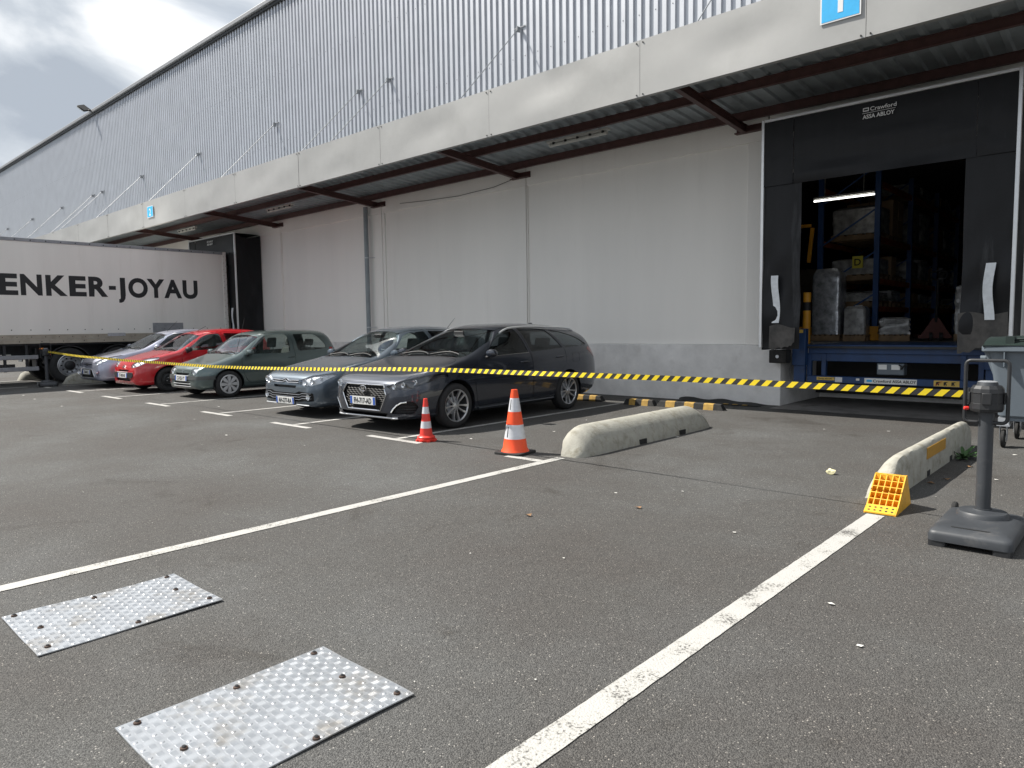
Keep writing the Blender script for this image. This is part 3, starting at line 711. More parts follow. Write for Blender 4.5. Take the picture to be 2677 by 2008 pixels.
for i, (x, y, lab) in enumerate(((-5.55, 15.35, 'yellow rack guard under the letter D'), (-4.25, 15.35, 'yellow rack guard at the right foot of the rack'))):
    t = thing('rack_guard', lab, 'guard', (x, y, ZF), 0, 'rack end guards'); b = MB(); b.box(-.28, .28, -.05, .05, 0, .28); part(b, 'panel', 'yellow_paint', t, bevel=.01); b = MB(); b.box(-.30, -.22, -.09, .09, 0, .34); b.box(.22, .30, -.09, .09, 0, .34); part(b, 'foot', 'yellow_paint', t)
BO = thing('bollard', 'yellow and black steel post just inside the dock door', 'bollard', (-4.62, 12.85, ZF))
b = MB(); b.lathe([(.001, .90), (.055, .90), (.065, .89), (.065, .73), (.065, .58), (.065, 0)], 20, m=[0, 0, 0, 1, 0]); part(b, 'post', ['yellow_paint', 'black'], BO, smooth=True)
for ch, x, y in (('D', -4.86, 15.50), ('E', -7.2, 17.2)):
    t = thing('letter_sign', 'yellow square sign with a black %s on the rack' % ch, 'sign', (x+.28, y, 2.50 if ch == 'D' else 2.62)); b = MB(); b.box(-.10, .10, -.01, .01, 0, .24); part(b, 'board', 'yellow_sign', t)
    text_mesh(ch, .19, 'letter', 'black', t, .001, 1, 'CENTER', (0, -.013, .055), (PI/2, 0, 0), bold=.003)
t = thing('gate_arm', 'yellow angled barrier arm high inside the door at left', 'barrier', (-5.25, 14.6, 0)); b = MB(); b.box(-.25, .05, -.02, .02, 3.30, 3.36); b.bar((.08, 0, 3.28), (.02, 0, 2.60), .05, .06); part(b, 'arm', 'yellow_paint', t)
t = thing('led_tube', 'lit white tube lamp under the ceiling inside the dock', 'lamp', (-5.08, 14.4, 3.76))
b = MB(); b.tube((0, 0, 0), (1.09, 0, 0), .016, 8); part(b, 'tube', 'led', t)
b = MB(); b.box(0, 1.09, -.04, .04, .035, .07); b.tube((.2, 0, .06), (.2, 0, .7), .008, 5); b.tube((.9, 0, .06), (.9, 0, .7), .008, 5); part(b, 'housing', 'tube_white', t)
t = thing('pallet_jack', 'hand pallet jack standing in front of the white wrapped pallet', 'pallet jack', (-3.05, 15.0, ZF), .3)
b = MB(); b.box(-.27, -.12, .1, 1.2, .05, .11); b.box(.12, .27, .1, 1.2, .05, .11); part(b, 'forks', 'jack_red', t)
b = MB(); b.prism([(-.27,.05),(.27,.05),(.05,.42),(-.05,.42)], .0, .1); part(b, 'mast', 'jack_red', t)
b = MB(); b.tube((0, 0, .35), (0, -.18, 1.12), .022, 8); part(b, 'shaft', 'black', t)
b = MB(); b.path([(.0,-.18,1.10),(.12,-.2,1.14),(.13,-.22,1.24),(0,-.23,1.28),(-.13,-.22,1.24),(-.12,-.2,1.14)], .016, 6, closed=True); part(b, 'handle', 'black', t)
for x in (-.08, .08): b = MB(); b.tube((x-.025, -.02, .08), (x+.025, -.02, .08), .08, 14); part(b, 'wheel', 'black', t)
t = thing('paper_notice', 'white notice sheets fixed on the rack upright', 'notice', (-4.55, 15.54, 1.55)); b = MB(); b.box(-.07, .07, -.004, .004, 0, .2); part(b, 'sheet', 'plate_white', t); b = MB(); b.box(-.07, .07, -.004, .004, -.42, -.22); part(b, 'sheet', 'plate_white', t)
# ------------------------------------------------------------------ yard furniture
def guide_kerb(xo, sx, y0, y1, label, notches=True, patch=False, wsc=1.0):
    """concrete wheel guide: flat outer face at xo, rounded towards -sx"""
    t = thing('wheel_guide', label, 'kerb', (xo, y0, 0), 0, 'concrete wheel guides at the docks')
    prof = [(0,0),(0,.06),(0,.24),(.012,.275),(.04,.30),(.09,.31),(.15,.297),(.21,.26),(.26,.21),(.30,.15),(.33,.08),(.345,0)]
    Ln = y1-y0; n = 34; rows = []
    rr = random.Random(int(-xo*10))
    for i in range(n+1):
        u = i/n; u = u*u*(3-2*u) if False else u
        y = Ln*u; e = min(y, Ln-y)/.42; h = math.sqrt(max(0., 1-(1-min(e, 1))**2)) if e < 1 else 1
        h = max(h, .015); q = .60+.40*h; c = .17
        rows.append([(-sx*(c*wsc+(px*wsc-c*wsc)*(q if wsc > .9 else .8+.2*h)), y, pz*h+rr.uniform(-.0012, .0012)*(pz > 0)) for px, pz in prof])
    b = MB(); b.grid(rows); b.f.append(list(range(len(prof)))); b.m.append(0); k = n*len(prof); b.f.append([k+j for j in range(len(prof))][::-1]); b.m.append(0)
    part(b, 'kerb_body', 'concrete', t, smooth=True)
    if notches:
        for yy in (1.22, 2.16):
            b = MB()
            if sx < 0: b.box(.318, .349, yy-.075, yy+.075, .003, .06)
            else: b.box(-.02, .0025, yy-.055, yy+.055, .003, .055)
            part(b, 'lifting_slot', 'rubber', t)
    if patch:
        b = MB(); b.box(.0, .004, 1.13, 1.88, .165, .268); part(b, 'reflector_patch', 'ochre', t)
    return t
guide_kerb(-4.80, -1, 5.97, 9.0, 'rounded concrete wheel guide left of the open dock lane')
guide_kerb(-1.49, 1, 6.02, 9.36, 'concrete wheel guide with ochre patch right of the open dock lane', True, True, .62)
guide_kerb(-22.13, 1, 6.1, 9.2, 'concrete wheel guide beside the trailer rear wheel', False)
guide_kerb(-25.48, -1, 5.75, 9.0, 'concrete wheel guide on the far side of the trailer wheels', False)

def wheel_chock():
    t = thing('wheel_chock', 'bright yellow plastic wheel chock with open lattice face', 'wheel chock', (-1.448, 5.55, 0), math.radians(2))
    w = .107; A = (0, .012); B = (.31, .245); Cc = (.36, .245); Dd = (.50, .0)
    side = [(0,0),(.0,.012),(.075,.05),(.31,.245),(.35,.245),(.50,0)]
    for x in (-w, w-.008): b = MB(); b.prism(side, x, x+.008, 'x'); part(b, 'side_wall', 'chock_yellow', t)
    b = MB(); b.add([(-w+.008,.33,.20),(w-.008,.33,.20),(w-.008,.19,.03),(-w+.008,.19,.03)], [(0,1,2,3)]); b.box(-w+.008, w-.008, .33, .35, .02, .243); b.add([(-w+.008,.19,.03),(w-.008,.19,.03),(w-.008,.08,.005),(-w+.008,.08,.005)], [(0,1,2,3)]); part(b, 'back_wall', 'chock_yellow', t)
    P = lambda v, off=0: (.075+(.31-.075)*v, .05+(.245-.05)*v)
    for k in range(1, 5):
        x = -w+2*w*k/5; b = MB(); b.prism([P(0), P(1), (.325, .20), (.16, .03)], x-.003, x+.003, 'x'); part(b, 'rib', 'chock_yellow', t)
    for k in range(0, 6):
        p = P(k/5*.98+.01); b = MB(); b.bar((-w+.008, p[0]+.035, p[1]-.038), (w-.008, p[0]+.035, p[1]-.038), .10, .006, up=(0, .64, .77)); 
        b.v = [(x, y, z) for x, y, z in b.v]; b2 = MB(); d = Vector((0, .64, -.77)); q = Vector((0, p[0], p[1])); q2 = q+d*.075; nn = Vector((0, .77, .64))*.003
        vs = [(-w+.008, *(q+nn)[1:]), (w-.008, *(q+nn)[1:]), (w-.008, *(q-nn)[1:]), (-w+.008, *(q-nn)[1:]), (-w+.008, *(q2+nn)[1:]), (w-.008, *(q2+nn)[1:]), (w-.008, *(q2-nn)[1:]), (-w+.008, *(q2-nn)[1:])]
        vs = [(x, y, max(z, .006)) for x, y, z in vs]
        b2.add(vs, [(0,1,2,3),(7,6,5,4),(0,4,5,1),(1,5,6,2),(2,6,7,3),(3,7,4,0)]); part(b2, 'rib', 'chock_yellow', t)
    b = MB(); b.prism([(0,.004),(0,.014),(.075,.052),(.08,.045),(.08,.004)], -w+.008, w-.008, 'x'); part(b, 'toe', 'chock_yellow', t)
    for r in range(2):
        for k in range(5):
            x = -w+.03+k*.0385; y = .022+r*.030; z = .014+(.052-.014)*y/.075+.0012
            b = MB(); b.v = [(x+.009*math.cos(a), y+.007*math.sin(a), z+.5*.007*math.sin(a)) for a in [2*PI*i/10 for i in range(10)]]; b.f = [list(range(10))]; b.m = [0]; part(b, 'hole', 'ochre' if False else 'black', t)
    b = MB(); b.prism([(-w,.245),(-.06,.245),(-.045,.233),(-.02,.247),(.0,.236),(.03,.238),(.05,.225),(.075,.236),(w,.24),(w,.205),(-w,.205)], .305, .313, 'y'); part(b, 'broken_edge', 'chock_yellow', t)
wheel_chock()

def cone_big():
    t = thing('traffic_cone', 'tall orange traffic cone with two white bands on a black base', 'traffic cone', (-5.245, 5.80, 0), .12, 'traffic cones')
    b = MB(); b.prism(rnd([(-.175,-.175),(.175,-.175),(.175,.175),(-.175,.175)], .035, 3), .0, .028, 'z'); part(b, 'base', 'rubber', t, bevel=.006)
    R = lambda f: .034+(.142-.034)*f; H = .715; z = lambda f: H-(H-.035)*f
    b = MB(); fr = [0, .14, .36, .57, .80, .965]; prof = [(.0, H-.03), (.022, H-.02), (.026, H), (.034, H)]; ms = [1, 0, 0]
    for i in range(len(fr)-1):
        prof += [(R(fr[i])+.0003, z(fr[i])-.0002)] if i else []
        ms += [0 if i % 2 == 0 else 2] if i == 0 else [0 if i % 2 == 0 else 2]
        prof += [(R(fr[i+1]), z(fr[i+1]))]
        if i < len(fr)-2: ms += [0]
    prof += [(.155, .034), (.158, .028)]; ms += [0, 0]
    # plain banded profile
    prof = [(.0, H-.03), (.020, H-.02), (.026, H), (.034, H-.002)]+[(R(f), z(f)) for f in fr[1:]]+[(.156, .034), (.158, .0285)]
    ms = [1, 0, 0, 0, 2, 0, 2, 0, 0, 0]
    b = MB(); b.lathe(prof, 36, m=ms); part(b, 'cone_body', ['orange_cone', 'black', 'reflective'], t, smooth=True)
    b = MB(); b.lathe([(R(.16)+.0008, z(.16)), (R(.33)+.0008, z(.33))], 3, ang=.16); part(b, 'print', 'letter_black', t)
    b = MB(); b.lathe([(R(.60)+.0008, z(.60)), (R(.77)+.0008, z(.77))], 3, ang=.12); part(b, 'print', 'letter_black', t)
    for o in ALLCH(t):
        if o.name.startswith('print'): o.rotation_euler = (0, 0, math.radians(-105)); o.scale = (1, 1, 1)
cone_big()
t = thing('traffic_cone', 'small red traffic cone with two white bands beside the dark estate car', 'traffic cone', (-6.70, 5.76, 0), .3, 'traffic cones')
b = MB(); H = .535
prof = [(0, H-.03), (.014, H-.02), (.018, H), (.025, H-.004), (.036, .43), (.047, .345), (.058, .25), (.069, .165), (.081, .075), (.10, .068), (.112, .055), (.112, .045), (.10, .04), (.118, .032), (.118, .014), (.108, .0)]
b.lathe(prof, 8*3, m=[1,0,0,0,2,0,2,0,0,0,0,0,0,0,0]); part(b, 'cone_body', ['red_cone', 'black', 'reflective'], t, smooth=True)
for k in range(8):
    a = 2*PI*k/8; b = MB(); b.prism(rnd([(.085*math.cos(a-.2), .085*math.sin(a-.2)), (.134*math.cos(a-.17), .134*math.sin(a-.17)), (.134*math.cos(a+.17), .134*math.sin(a+.17)), (.085*math.cos(a+.2), .085*math.sin(a+.2))], .01, 2), .001, .022, 'z'); part(b, 'foot_tab', 'red_cone', t)

# tread plates
def tread_plate(x0, x1, y0, y1, bolts, label, seed):
    t = thing('tread_plate', label, 'metal plate', (x0, y0, 0), 0, 'aluminium tread plates on the asphalt')
    w, d = x1-x0, y1-y0; z = .010; r = random.Random(seed)
    nx, ny = 12, 16; rows = []
    ph = r.uniform(0, 6)
    def zz(x, y): return z+.0035*math.sin(5*x+ph)*math.sin(6*y+1)+.002*math.sin(11*x+7*y+ph)
    for i in range(ny+1): rows.append([(w*j/nx, d*i/ny, zz(w*j/nx, d*i/ny)) for j in range(nx+1)])
    b = MB(); b.grid(rows)
    edge = [(0, d*i/ny) for i in range(ny+1)]
    loop = [(w*j/nx, 0) for j in range(nx+1)]+[(w, d*i/ny) for i in range(1, ny+1)]+[(w*j/nx, d) for j in range(nx-1, -1, -1)]+[(0, d*i/ny) for i in range(ny-1, -1, -1)]
    b.grid([[(x, y, zz(x, y)) for x, y in loop], [(x, y, zz(x, y)-.005) for x, y in loop]])
    part(b, 'plate', 'checker_alu', t, smooth=True)
    c = .031; b = MB()
    for i in range(int(w/c)):
        for j in range(int(d/c)):
            cx, cy = (i+.5)*w/int(w/c), (j+.5)*d/int(d/c); zb = zz(cx, cy)-.0004; k = (i+j) % 2
            if i % 2 == 0 and j % 2 == 0:
                n = 10; R_ = .0088; vs = [(cx+R_*math.cos(2*PI*q/n), cy+R_*math.sin(2*PI*q/n), zb) for q in range(n)]+[(cx+R_*.55*math.cos(2*PI*q/n), cy+R_*.55*math.sin(2*PI*q/n), zb+.0024) for q in range(n)]
                b.add(vs, [(q, (q+1) % n, n+(q+1) % n, n+q) for q in range(n)]+[tuple(range(n, 2*n))])
            else:
                k = (i+j) % 2
                for q in range(5):
                    o = (q-2)*.0058; l = .0135*(1-.05*abs(q-2)); a = .0012
                    if k: vs = [(cx+o-a, cy-l, zb), (cx+o+a, cy-l, zb), (cx+o+a, cy+l, zb), (cx+o-a, cy+l, zb), (cx+o, cy-l*.75, zb+.0012), (cx+o, cy+l*.75, zb+.0012)]
                    else: vs = [(cx-l, cy+o+a, zb), (cx-l, cy+o-a, zb), (cx+l, cy+o-a, zb), (cx+l, cy+o+a, zb), (cx-l*.75, cy+o, zb+.0012), (cx+l*.75, cy+o, zb+.0012)]
                    b.add(vs, [(0,1,4),(1,2,5,4),(2,3,5),(3,0,4,5)])
    tag(part(b, 'raised_tread', 'checker_alu', t, smooth=False), kind='stuff')
    for (bx, by) in bolts:
        q = MB(); x, y = bx-x0, by-y0; q.lathe([(0, .012), (.0065, .0115), (.0075, .008), (.0085, .007), (.0125, .0058), (.0135, .002), (.0135, .0)], 12, (x, y, zz(x, y)), m=[1, 1, 0, 0, 0, 0]); part(q, 'bolt', ['rust', 'dark_metal'], t, smooth=True)
tread_plate(-4.145, -3.535, .805, 1.632, [(-4.11,.85),(-3.865,.90),(-3.60,.86),(-4.09,1.20),(-4.11,1.58),(-3.874,1.531),(-3.60,1.59),(-3.57,1.23)], 'aluminium tread plate nearer the long white line at left', 4)
tread_plate(-2.662, -2.045, .82, 1.667, [(-2.635,.885),(-2.605,1.24),(-2.63,1.60),(-2.363,1.561),(-2.09,1.62),(-2.065,1.253),(-2.354,.93),(-2.08,.86)], 'aluminium tread plate at the bottom edge of the view', 9)

# rubber wheel stops
def wheel_stop(x0, x1, y, label):
    t = thing('wheel_stop', label, 'wheel stop', (x0, y, 0), math.radians(1.5), 'rubber wheel stops at the bay ends'); L_ = x1-x0
    def blk(a, c, m):
        b = MB(); e = .05
        sec = [(-.075,0),(-.055,.09),(-.03,.105),(.03,.105),(.055,.09),(.075,0)]
        rows = [[(a, py, pz) for py, pz in sec], [(c, py, pz) for py, pz in sec]]
        if a < .03: rows[0] = [(a+(.05 if pz > .05 else 0), py*.9, pz*.97) for py, pz in sec]
        if c > L_-.03: rows[1] = [(c-(.05 if pz > .05 else 0), py*.9, pz*.97) for py, pz in sec]
        b.grid(rows); b.f += [list(range(6))[::-1], list(range(6, 12))]; b.m += [0, 0]; return b
    n = max(3, int(L_/.155)); n += 1-n % 2
    for k in range(n): part(blk(L_*k/n+.001, L_*(k+1)/n-.001, None), 'stripe_block', 'stop_yellow' if k % 2 else 'rubber', t)
wheel_stop(-7.03, -6.40, 10.72, 'short black and yellow rubber wheel stop at the left of the empty bay')
wheel_stop(-6.38, -5.16, 10.77, 'long black and yellow rubber wheel stop at the right of the empty bay')
wheel_stop(-8.85, -7.58, 10.82, 'black and yellow rubber wheel stop behind the dark estate car')
wheel_stop(-11.2, -9.98, 11.25, 'black and yellow rubber wheel stop behind the blue grey hatchback')
t = thing('rubber_sheet', 'thin black rubber sheet lying crumpled against the wall foot', 'sheet', (-6.5, 11.55, 0)); b = MB(); rows = []
for i in range(6):
    row = []
    for j in range(18):
        u = j/17; v = i/5; row.append((1.55*u+.03*math.sin(v*7), .38*v, .012+.055*v*(1-.75*u)+.018*math.sin(u*9+v*3)*v*(1-v*.4)+.012*math.sin(u*17)*v))
    rows.append(row)
b.grid(rows); so_ = part(b, 'sheet', 'rubber', t, smooth=True); so_.modifiers.new('thick', 'SOLIDIFY').thickness = .006
for k in range(3): b = MB(); b.box(.95+k*.17, 1.03+k*.17, -.015, .05, .019, .026); part(b, 'yellow_bit', 'stop_yellow', t)

# belt stanchions
def stanchion(loc, rz, label):
    t = thing('belt_stanchion', label, 'stanchion', loc, rz, 'belt barrier stanchions')
    # moulded foot: sloping slab on four pads
    foot = rnd([(-.225,-.46),(.225,-.46),(.225,.24),(-.225,.24)], .05, 5)
    b = MB(); rows = []
    for s_, z_ in ((1.0, .035), (1.0, .075), (.985, .090), (.955, .100), (.80, .118), (.5, .128)):
        rows.append([((x)*s_, (y+.11)*s_-.11, z_+(.012 if z_ > .095 else 0)*(y+.46)) for x, y in foot])
    b.grid(rows, closed=True); b.f.append([5*len(foot)+i for i in range(len(foot))]); b.m.append(0); b.f.append(list(range(len(foot)))[::-1]); b.m.append(0)
    part(b, 'foot_slab', 'plastic_grey', t, smooth=True)
    for x in (-.17, .17):
        for y in (-.40, .17): b = MB(); b.prism(rnd([(x-.05,y-.055),(x+.05,y-.055),(x+.05,y+.055),(x-.05,y+.055)], .02, 3), 0, .036, 'z'); part(b, 'pad', 'plastic_black', t)
    b = MB(); b.prism(rnd([(-.11,-.385),(.10,-.385),(.10,-.335),(-.11,-.335)], .024, 5), .104, .1205, 'z'); part(b, 'hand_slot', 'black', t)
    b = MB(); b.prism(rnd([(-.118,-.392),(.108,-.392),(.108,-.328),(-.118,-.328)], .03, 5), .10, .1175, 'z'); part(b, 'slot_rim', 'plastic_grey', t, bevel=.004)
    b = MB(); b.lathe([(.152, .10), (.145, .150), (.135, .162), (.06, .168), (.052, .175), (.052, .182), (.044, .182)], 28); part(b, 'collar', 'plastic_grey', t, smooth=True)
    b = MB(); b.lathe([(.043, .16), (.043, .82)], 28); part(b, 'post', 'plastic_grey', t, smooth=True)
    n = 12; b = MB(); rows = []
    for r_, z_ in ((.060, .812), (.088, .818), (.095, .835), (.095, .87), (.092, .872), (.092, .935), (.096, .938), (.092, .965), (.078, .985), (.0, .985)):
        rows.append([(r_*math.cos(2*PI*(i+.5)/n), r_*math.sin(2*PI*(i+.5)/n), z_) for i in range(n)])
    b.grid(rows, closed=True); part(b, 'belt_head', 'plastic_black', t)
    b = MB(); b.lathe([(.062, .983), (.055, 1.008), (.04, 1.014), (.0, 1.014)], 24, m=[0, 1, 1]); part(b, 'top_cap', ['plastic_grey', 'galv'], t, smooth=True)
    for k in range(4):
        a = -PI/2+k*PI/2+.1; b = MB(); b.box(-.026, .026, -.101, -.09, .866, .94); o = part(b, 'belt_slot', 'plastic_black', t, bevel=.004); o.rotation_euler = (0, 0, k*PI/2+.12)
    b = MB(); pts = []
    for (cx, cz, a0) in ((.085, .775, -PI/2), (.085, 1.115, 0), (-.09, 1.115, PI/2), (-.09, .775, PI)):
        for k in range(5): a = a0+PI/2*k/4; pts.append((cx+.03*math.cos(a), -.012, cz+.03*math.sin(a)))
    b.path(pts, .0115, 10, closed=True); part(b, 'handle', 'plastic_black', t, smooth=True)
    b = MB(); b.box(-.124, -.094, -.018, .012, .885, .965); part(b, 'belt_clip', 'plastic_black', t, bevel=.003)
    b = MB(); b.tube((-.09, -.055, .837), (-.115, -.068, .837), .012, 10); part(b, 'brake_knob', 'red_plastic', t, bevel=.003)
    for x in (-.205,):
        b = MB(); b.lathe([(.0, -.016), (.02, -.016), (.045, -.016), (.052, -.008), (.052, .008), (.045, .016), (.02, .016), (0, .016)], 20, (x, .275, .085), 'x'); part(b, 'wheel', 'rubber', t, smooth=True)
    b = MB(); b.lathe([(.0, -.016), (.02, -.016), (.045, -.016), (.052, -.008), (.052, .008), (.045, .016), (.02, .016), (0, .016)], 20, (.205, .275, .085), 'x'); part(b, 'wheel', 'rubber', t, smooth=True)
stanchion((-.80, 5.434, 0), 0, 'dark grey belt stanchion standing near the wheelie bin at right')
stanchion((-21.75, 5.60, 0), -PI/2-.2, 'dark grey belt stanchion standing beside the trailer wheel')
# striped belt
BT = thing('barrier_belt', 'yellow and black striped belt stretched across the bays between stanchions', 'belt', (-.92, 5.434, 0))
ZK = sorted([(-.92, .925), (-3.6, .937), (-5.15, .93), (-6.6, .91), (-8.4, .862), (-10.8, .81), (-13, .80), (-14.4, .807), (-18, .835), (-21.63, .915)])
def belt_pt(x, v):
    """v -.5..+.5 across the belt"""
    y = 5.434+(5.62-5.434)*(x+.92)/(-20.71); tw = .5*math.exp(-((x+8.3)/2.2)**2)+.12*math.sin(x*.9)+.08*math.sin(x*2.3)
    return (x+.92, y-5.434+.048*v*math.sin(tw), lerpk(ZK, x)+.003*math.sin(x*1.7)+.048*v*math.cos(tw))
def slant(x):
    k = 1.0 if x > -4.5 else max(-.1, 1-(-4.5-x)/2.6)
    if x < -9: k = min(.9, (-9-x)/3.0)
    return .046*k
by = MB(); bk = MB(); x = -.93; i = 0
rows = []
for k in range(209): xx = -.92-20.71*k/208; rows.append([belt_pt(xx, -.5), belt_pt(xx, .5)])
bk.grid(rows)
while x > -21.6:
    x2 = max(x-.05, -21.6)
    q = [belt_pt(min(-.92, max(-21.63, a+slant(a)*v)), v*.98) for a, v in ((x, -.5), (x2, -.5), (x2, .5), (x, .5))]
    if i % 2 == 0:
        by.add([(p[0], p[1]-.0012, p[2]) for p in q], [(0, 1, 2, 3)]); by.add([(p[0], p[1]+.0012, p[2]) for p in q], [(3, 2, 1, 0)])
    x = x2; i += 1
part(bk, 'black_web', 'tape_black', BT)
tag(part(by, 'yellow_stripes', 'tape_yellow', BT, fixn=False), kind='stuff')

# wheeled bin
BN = thing('wheelie_bin', 'grey four wheeled waste bin with dark green lid by the dock', 'waste bin', (-.72, 9.78, 0))
b = MB(); rows = []
for z_, hx, hy in ((.33, .53, .40), (.36, .56, .43), (.80, .615, .475), (1.06, .655, .505)):
    rows.append([(x, y, z_) for x, y in rnd([(-hx,-hy),(hx,-hy),(hx,hy),(-hx,hy)], .07, 4)])
b.grid(rows, closed=True); b.f.append(list(range(len(rows[0])))[::-1]); b.m.append(0); part(b, 'body', 'bin_grey', BN, smooth=True)
b = MB(); b.prism(rnd([(-.715,-.555),(.715,-.555),(.715,.555),(-.715,.555)], .06, 4), 1.06, 1.125, 'z'); part(b, 'rim', 'bin_grey', BN, bevel=.012)
for x in [-.5+.25*k for k in range(5)]: b = MB(); b.box(x-.006, x+.006, -.55, -.49, .90, 1.06); part(b, 'rib', 'bin_grey', BN)
for s_ in (-1, 1): b = MB(); b.prism([(s_*.60,.78),(s_*.60,1.06),(s_*.70,1.06)], -.45, -.36, 'y'); b.tube((s_*.685, -.41, .985), (s_*.735, -.41, .985), .03, 12); part(b, 'trunnion', 'bin_grey', BN)
b = MB(); rows = []
for i in range(9):
    a = i/8; y = -.56+1.10*a; zc = 1.135+.10*math.sin(PI*a)**.7
    rows.append([(x, y, zc-(.0 if abs(x) < .6 else .02)) for x in (-.70, -.64, -.3, 0, .3, .64, .70)])
b.grid(rows); b.box(-.70, .70, -.56, .54, 1.127, 1.137); part(b, 'lid', 'bin_green', BN, smooth=True)
b = MB(); b.box(-.50, -.42, -.50, -.38, 1.13, 1.23); b.box(.42, .50, -.50, -.38, 1.13, 1.23); b.tube((-.44, -.46, 1.20), (.44, -.46, 1.20), .014, 8); part(b, 'lid_handle', 'bin_green', BN)
def caster(x, y, rz):
    b = MB(); b.lathe([(0, -.022), (.05, -.022), (.088, -.02), (.10, -.012), (.10, .012), (.088, .02), (.05, .022), (0, .022)], 24, (x, y, .10), 'x'); w_ = part(b, 'caster_wheel', 'rubber', BN, smooth=True)
    b = MB(); b.prism([(y-.05,.24),(y+.05,.24),(y+.03,.08),(y-.03,.08)], x-.035, x-.029, 'x'); b.prism([(y-.05,.24),(y+.05,.24),(y+.03,.08),(y-.03,.08)], x+.029, x+.035, 'x'); b.box(x-.06, x+.06, y-.06, y+.06, .24, .262); b.box(x-.05, x+.05, y-.05, y+.05, .262, .335); part(b, 'caster_fork', 'galv', w_)
    b = MB(); b.tube((x-.025, y, .10), (x+.025, y, .10), .04, 14); part(b, 'caster_hub', 'tube_white', w_)
for x, y in ((-.50, -.37), (-.47, .42), (.47, -.36), (.47, .36)): caster(x, y, 0)
b = MB(); b.box(-.5, .5, -.4, .4, .30, .335); part(b, 'base_frame', 'bin_grey', BN)

# weed, litter
t = thing('weed', 'small green weed growing at the foot of the concrete wheel guide', 'plant', (-1.42, 8.40, 0)); r = random.Random(5)
for k in range(22):
    a = r.uniform(0, 2*PI); L_ = r.uniform(.14, .30); up = r.uniform(.2, 1.0); b = MB(); w = r.uniform(.012, .022); d = Vector((math.cos(a), math.sin(a), 0)); s_ = Vector((-d.y, d.x, 0)); rows = []
    for i in range(5):
        u = i/4; c = d*(L_*u*(1-.25*up*u))+Vector((0, 0, .005+L_*up*(u-.55*u*u))); ww = w*math.sin(PI*min(1, .12+.9*u)); rows.append([c-s_*ww, c+Vector((0,0,-.004)), c+s_*ww])
    b.grid(rows); part(b, 'leaf', 'leaf', t)
def crumple(name, label, loc, s, m, seed):
    r = random.Random(seed); bm = bmesh.new(); bmesh.ops.create_icosphere(bm, subdivisions=2, radius=s)
    for v in bm.verts: v.co *= r.uniform(.6, 1.15); v.co.z = max(v.co.z*.8, -.55*s)
    me = bpy.data.meshes.new(name); bm.to_mesh(me); bm.free(); me.materials.append(MATS[m]); o = bpy.data.objects.new(name, me); COL.objects.link(o); o.location = (loc[0], loc[1], .53*s); tag(o, label, 'litter')
crumple('crumpled_paper', 'crumpled pale yellow paper lying in the empty dock lane', (-2.19, 6.78), .042, 'paper', 3)
bl = MB(); r = random.Random(12)
for (x, y, s_) in [(-5.9,7.3,.035),(-1.7,8.1,.03),(-2.05,4.45,.02),(-6.35,6.2,.03),(-6.25,8.5,.02),(-11.3,4.9,.03),(-9.2,4.4,.03),(-2.9,5.3,.018),(-3.3,4.9,.02),(-12.8,6.0,.04),(-15.5,4.2,.04),(-17.7,4.3,.05),(-19,4.4,.05),(-4.4,7.9,.03),(-3.2,9.6,.03),(-2.5,9.9,.03),(-1.0,7.4,.03),(-1.15,3.6,.025),(-.9,3.2,.025),(-1.05,8.9,.03),(-2.6,3.3,.012),(-3.1,3.0,.010),(-7.6,4.6,.02)]+[(r.uniform(-14, -.5), r.uniform(1.5, 11), r.uniform(.004, .010)) for _ in range(90)]:
    a = r.uniform(0, 6); p = [(x+s_*math.cos(a+q)*r.uniform(.5, 1), y+s_*.6*math.sin(a+q), .006+r.uniform(0, .15)*s_) for q in (0, 1.5, 3.1, 4.6)]; bl.add(p, [(0,1,2,3)])
o = bl.build('scattered_litter', 'litter'); tag(o, 'tiny scraps of pale litter scattered on the asphalt', 'litter', kind='stuff')
bl = MB()
for (x, y) in [(-1.40,6.9),(-1.33,7.15),(-1.28,7.9),(-21.2,5.9),(-3.4,3.9),(-2.9,4.6),(-1.36,8.8)]:
    a = r.uniform(0, 6); s_ = .035; bl.add([(x+s_*math.cos(a+q), y+.6*s_*math.sin(a+q), .008+.012*(k % 2)) for k, q in enumerate((0, 1.2, 2.6, 4.4))], [(0,1,2,3)])
o = bl.build('fallen_leaves', 'brown_leaf'); tag(o, 'few dry brown leaves on the ground by the kerbs', 'leaves', kind='stuff')
# ------------------------------------------------------------------ box trailer backed onto the far dock
TX0, TX1 = -25.15, -22.65
TR = thing('box_trailer', 'white box trailer with large black lettering backed onto the far dock', 'trailer', (TX1, 11.1, 0))
def ty(y): return y-11.1
b = MB(); b.box(-2.46, -.0, ty(-2.4), -.14, 1.37, 3.885); part(b, 'box_body', 'truck_white', TR, bevel=.01)
b = MB(); b.box(-2.48, -.02, ty(-2.4), -.05, 3.885, 3.95); part(b, 'roof', 'truck_white', TR)
b = MB(); b.box(-.03, .015, ty(-2.4), -.02, 3.875, 3.965); part(b, 'top_rail', 'truck_trim', TR, bevel=.006)
b = MB(); b.box(-2.5, -2.45, ty(-2.4), -.02, 3.875, 3.965); part(b, 'top_rail', 'truck_trim', TR)
b = MB(); b.box(-.03, .012, ty(-2.4), -.02, 1.245, 1.37); part(b, 'bottom_rail', 'truck_beige', TR, bevel=.006)
b = MB(); b.box(-.06, .004, ty(-2.4), -.02, 1.13, 1.243); part(b, 'bottom_rail', 'truck_beige', TR, bevel=.006)
b = MB(); b.box(-.05, .016, -.145, -.02, 1.14, 3.965); part(b, 'rear_post', 'truck_white', TR, bevel=.008)
b = MB(); b.box(-2.5, -2.43, -.145, -.02, 1.14, 3.965); part(b, 'rear_post', 'truck_white', TR)
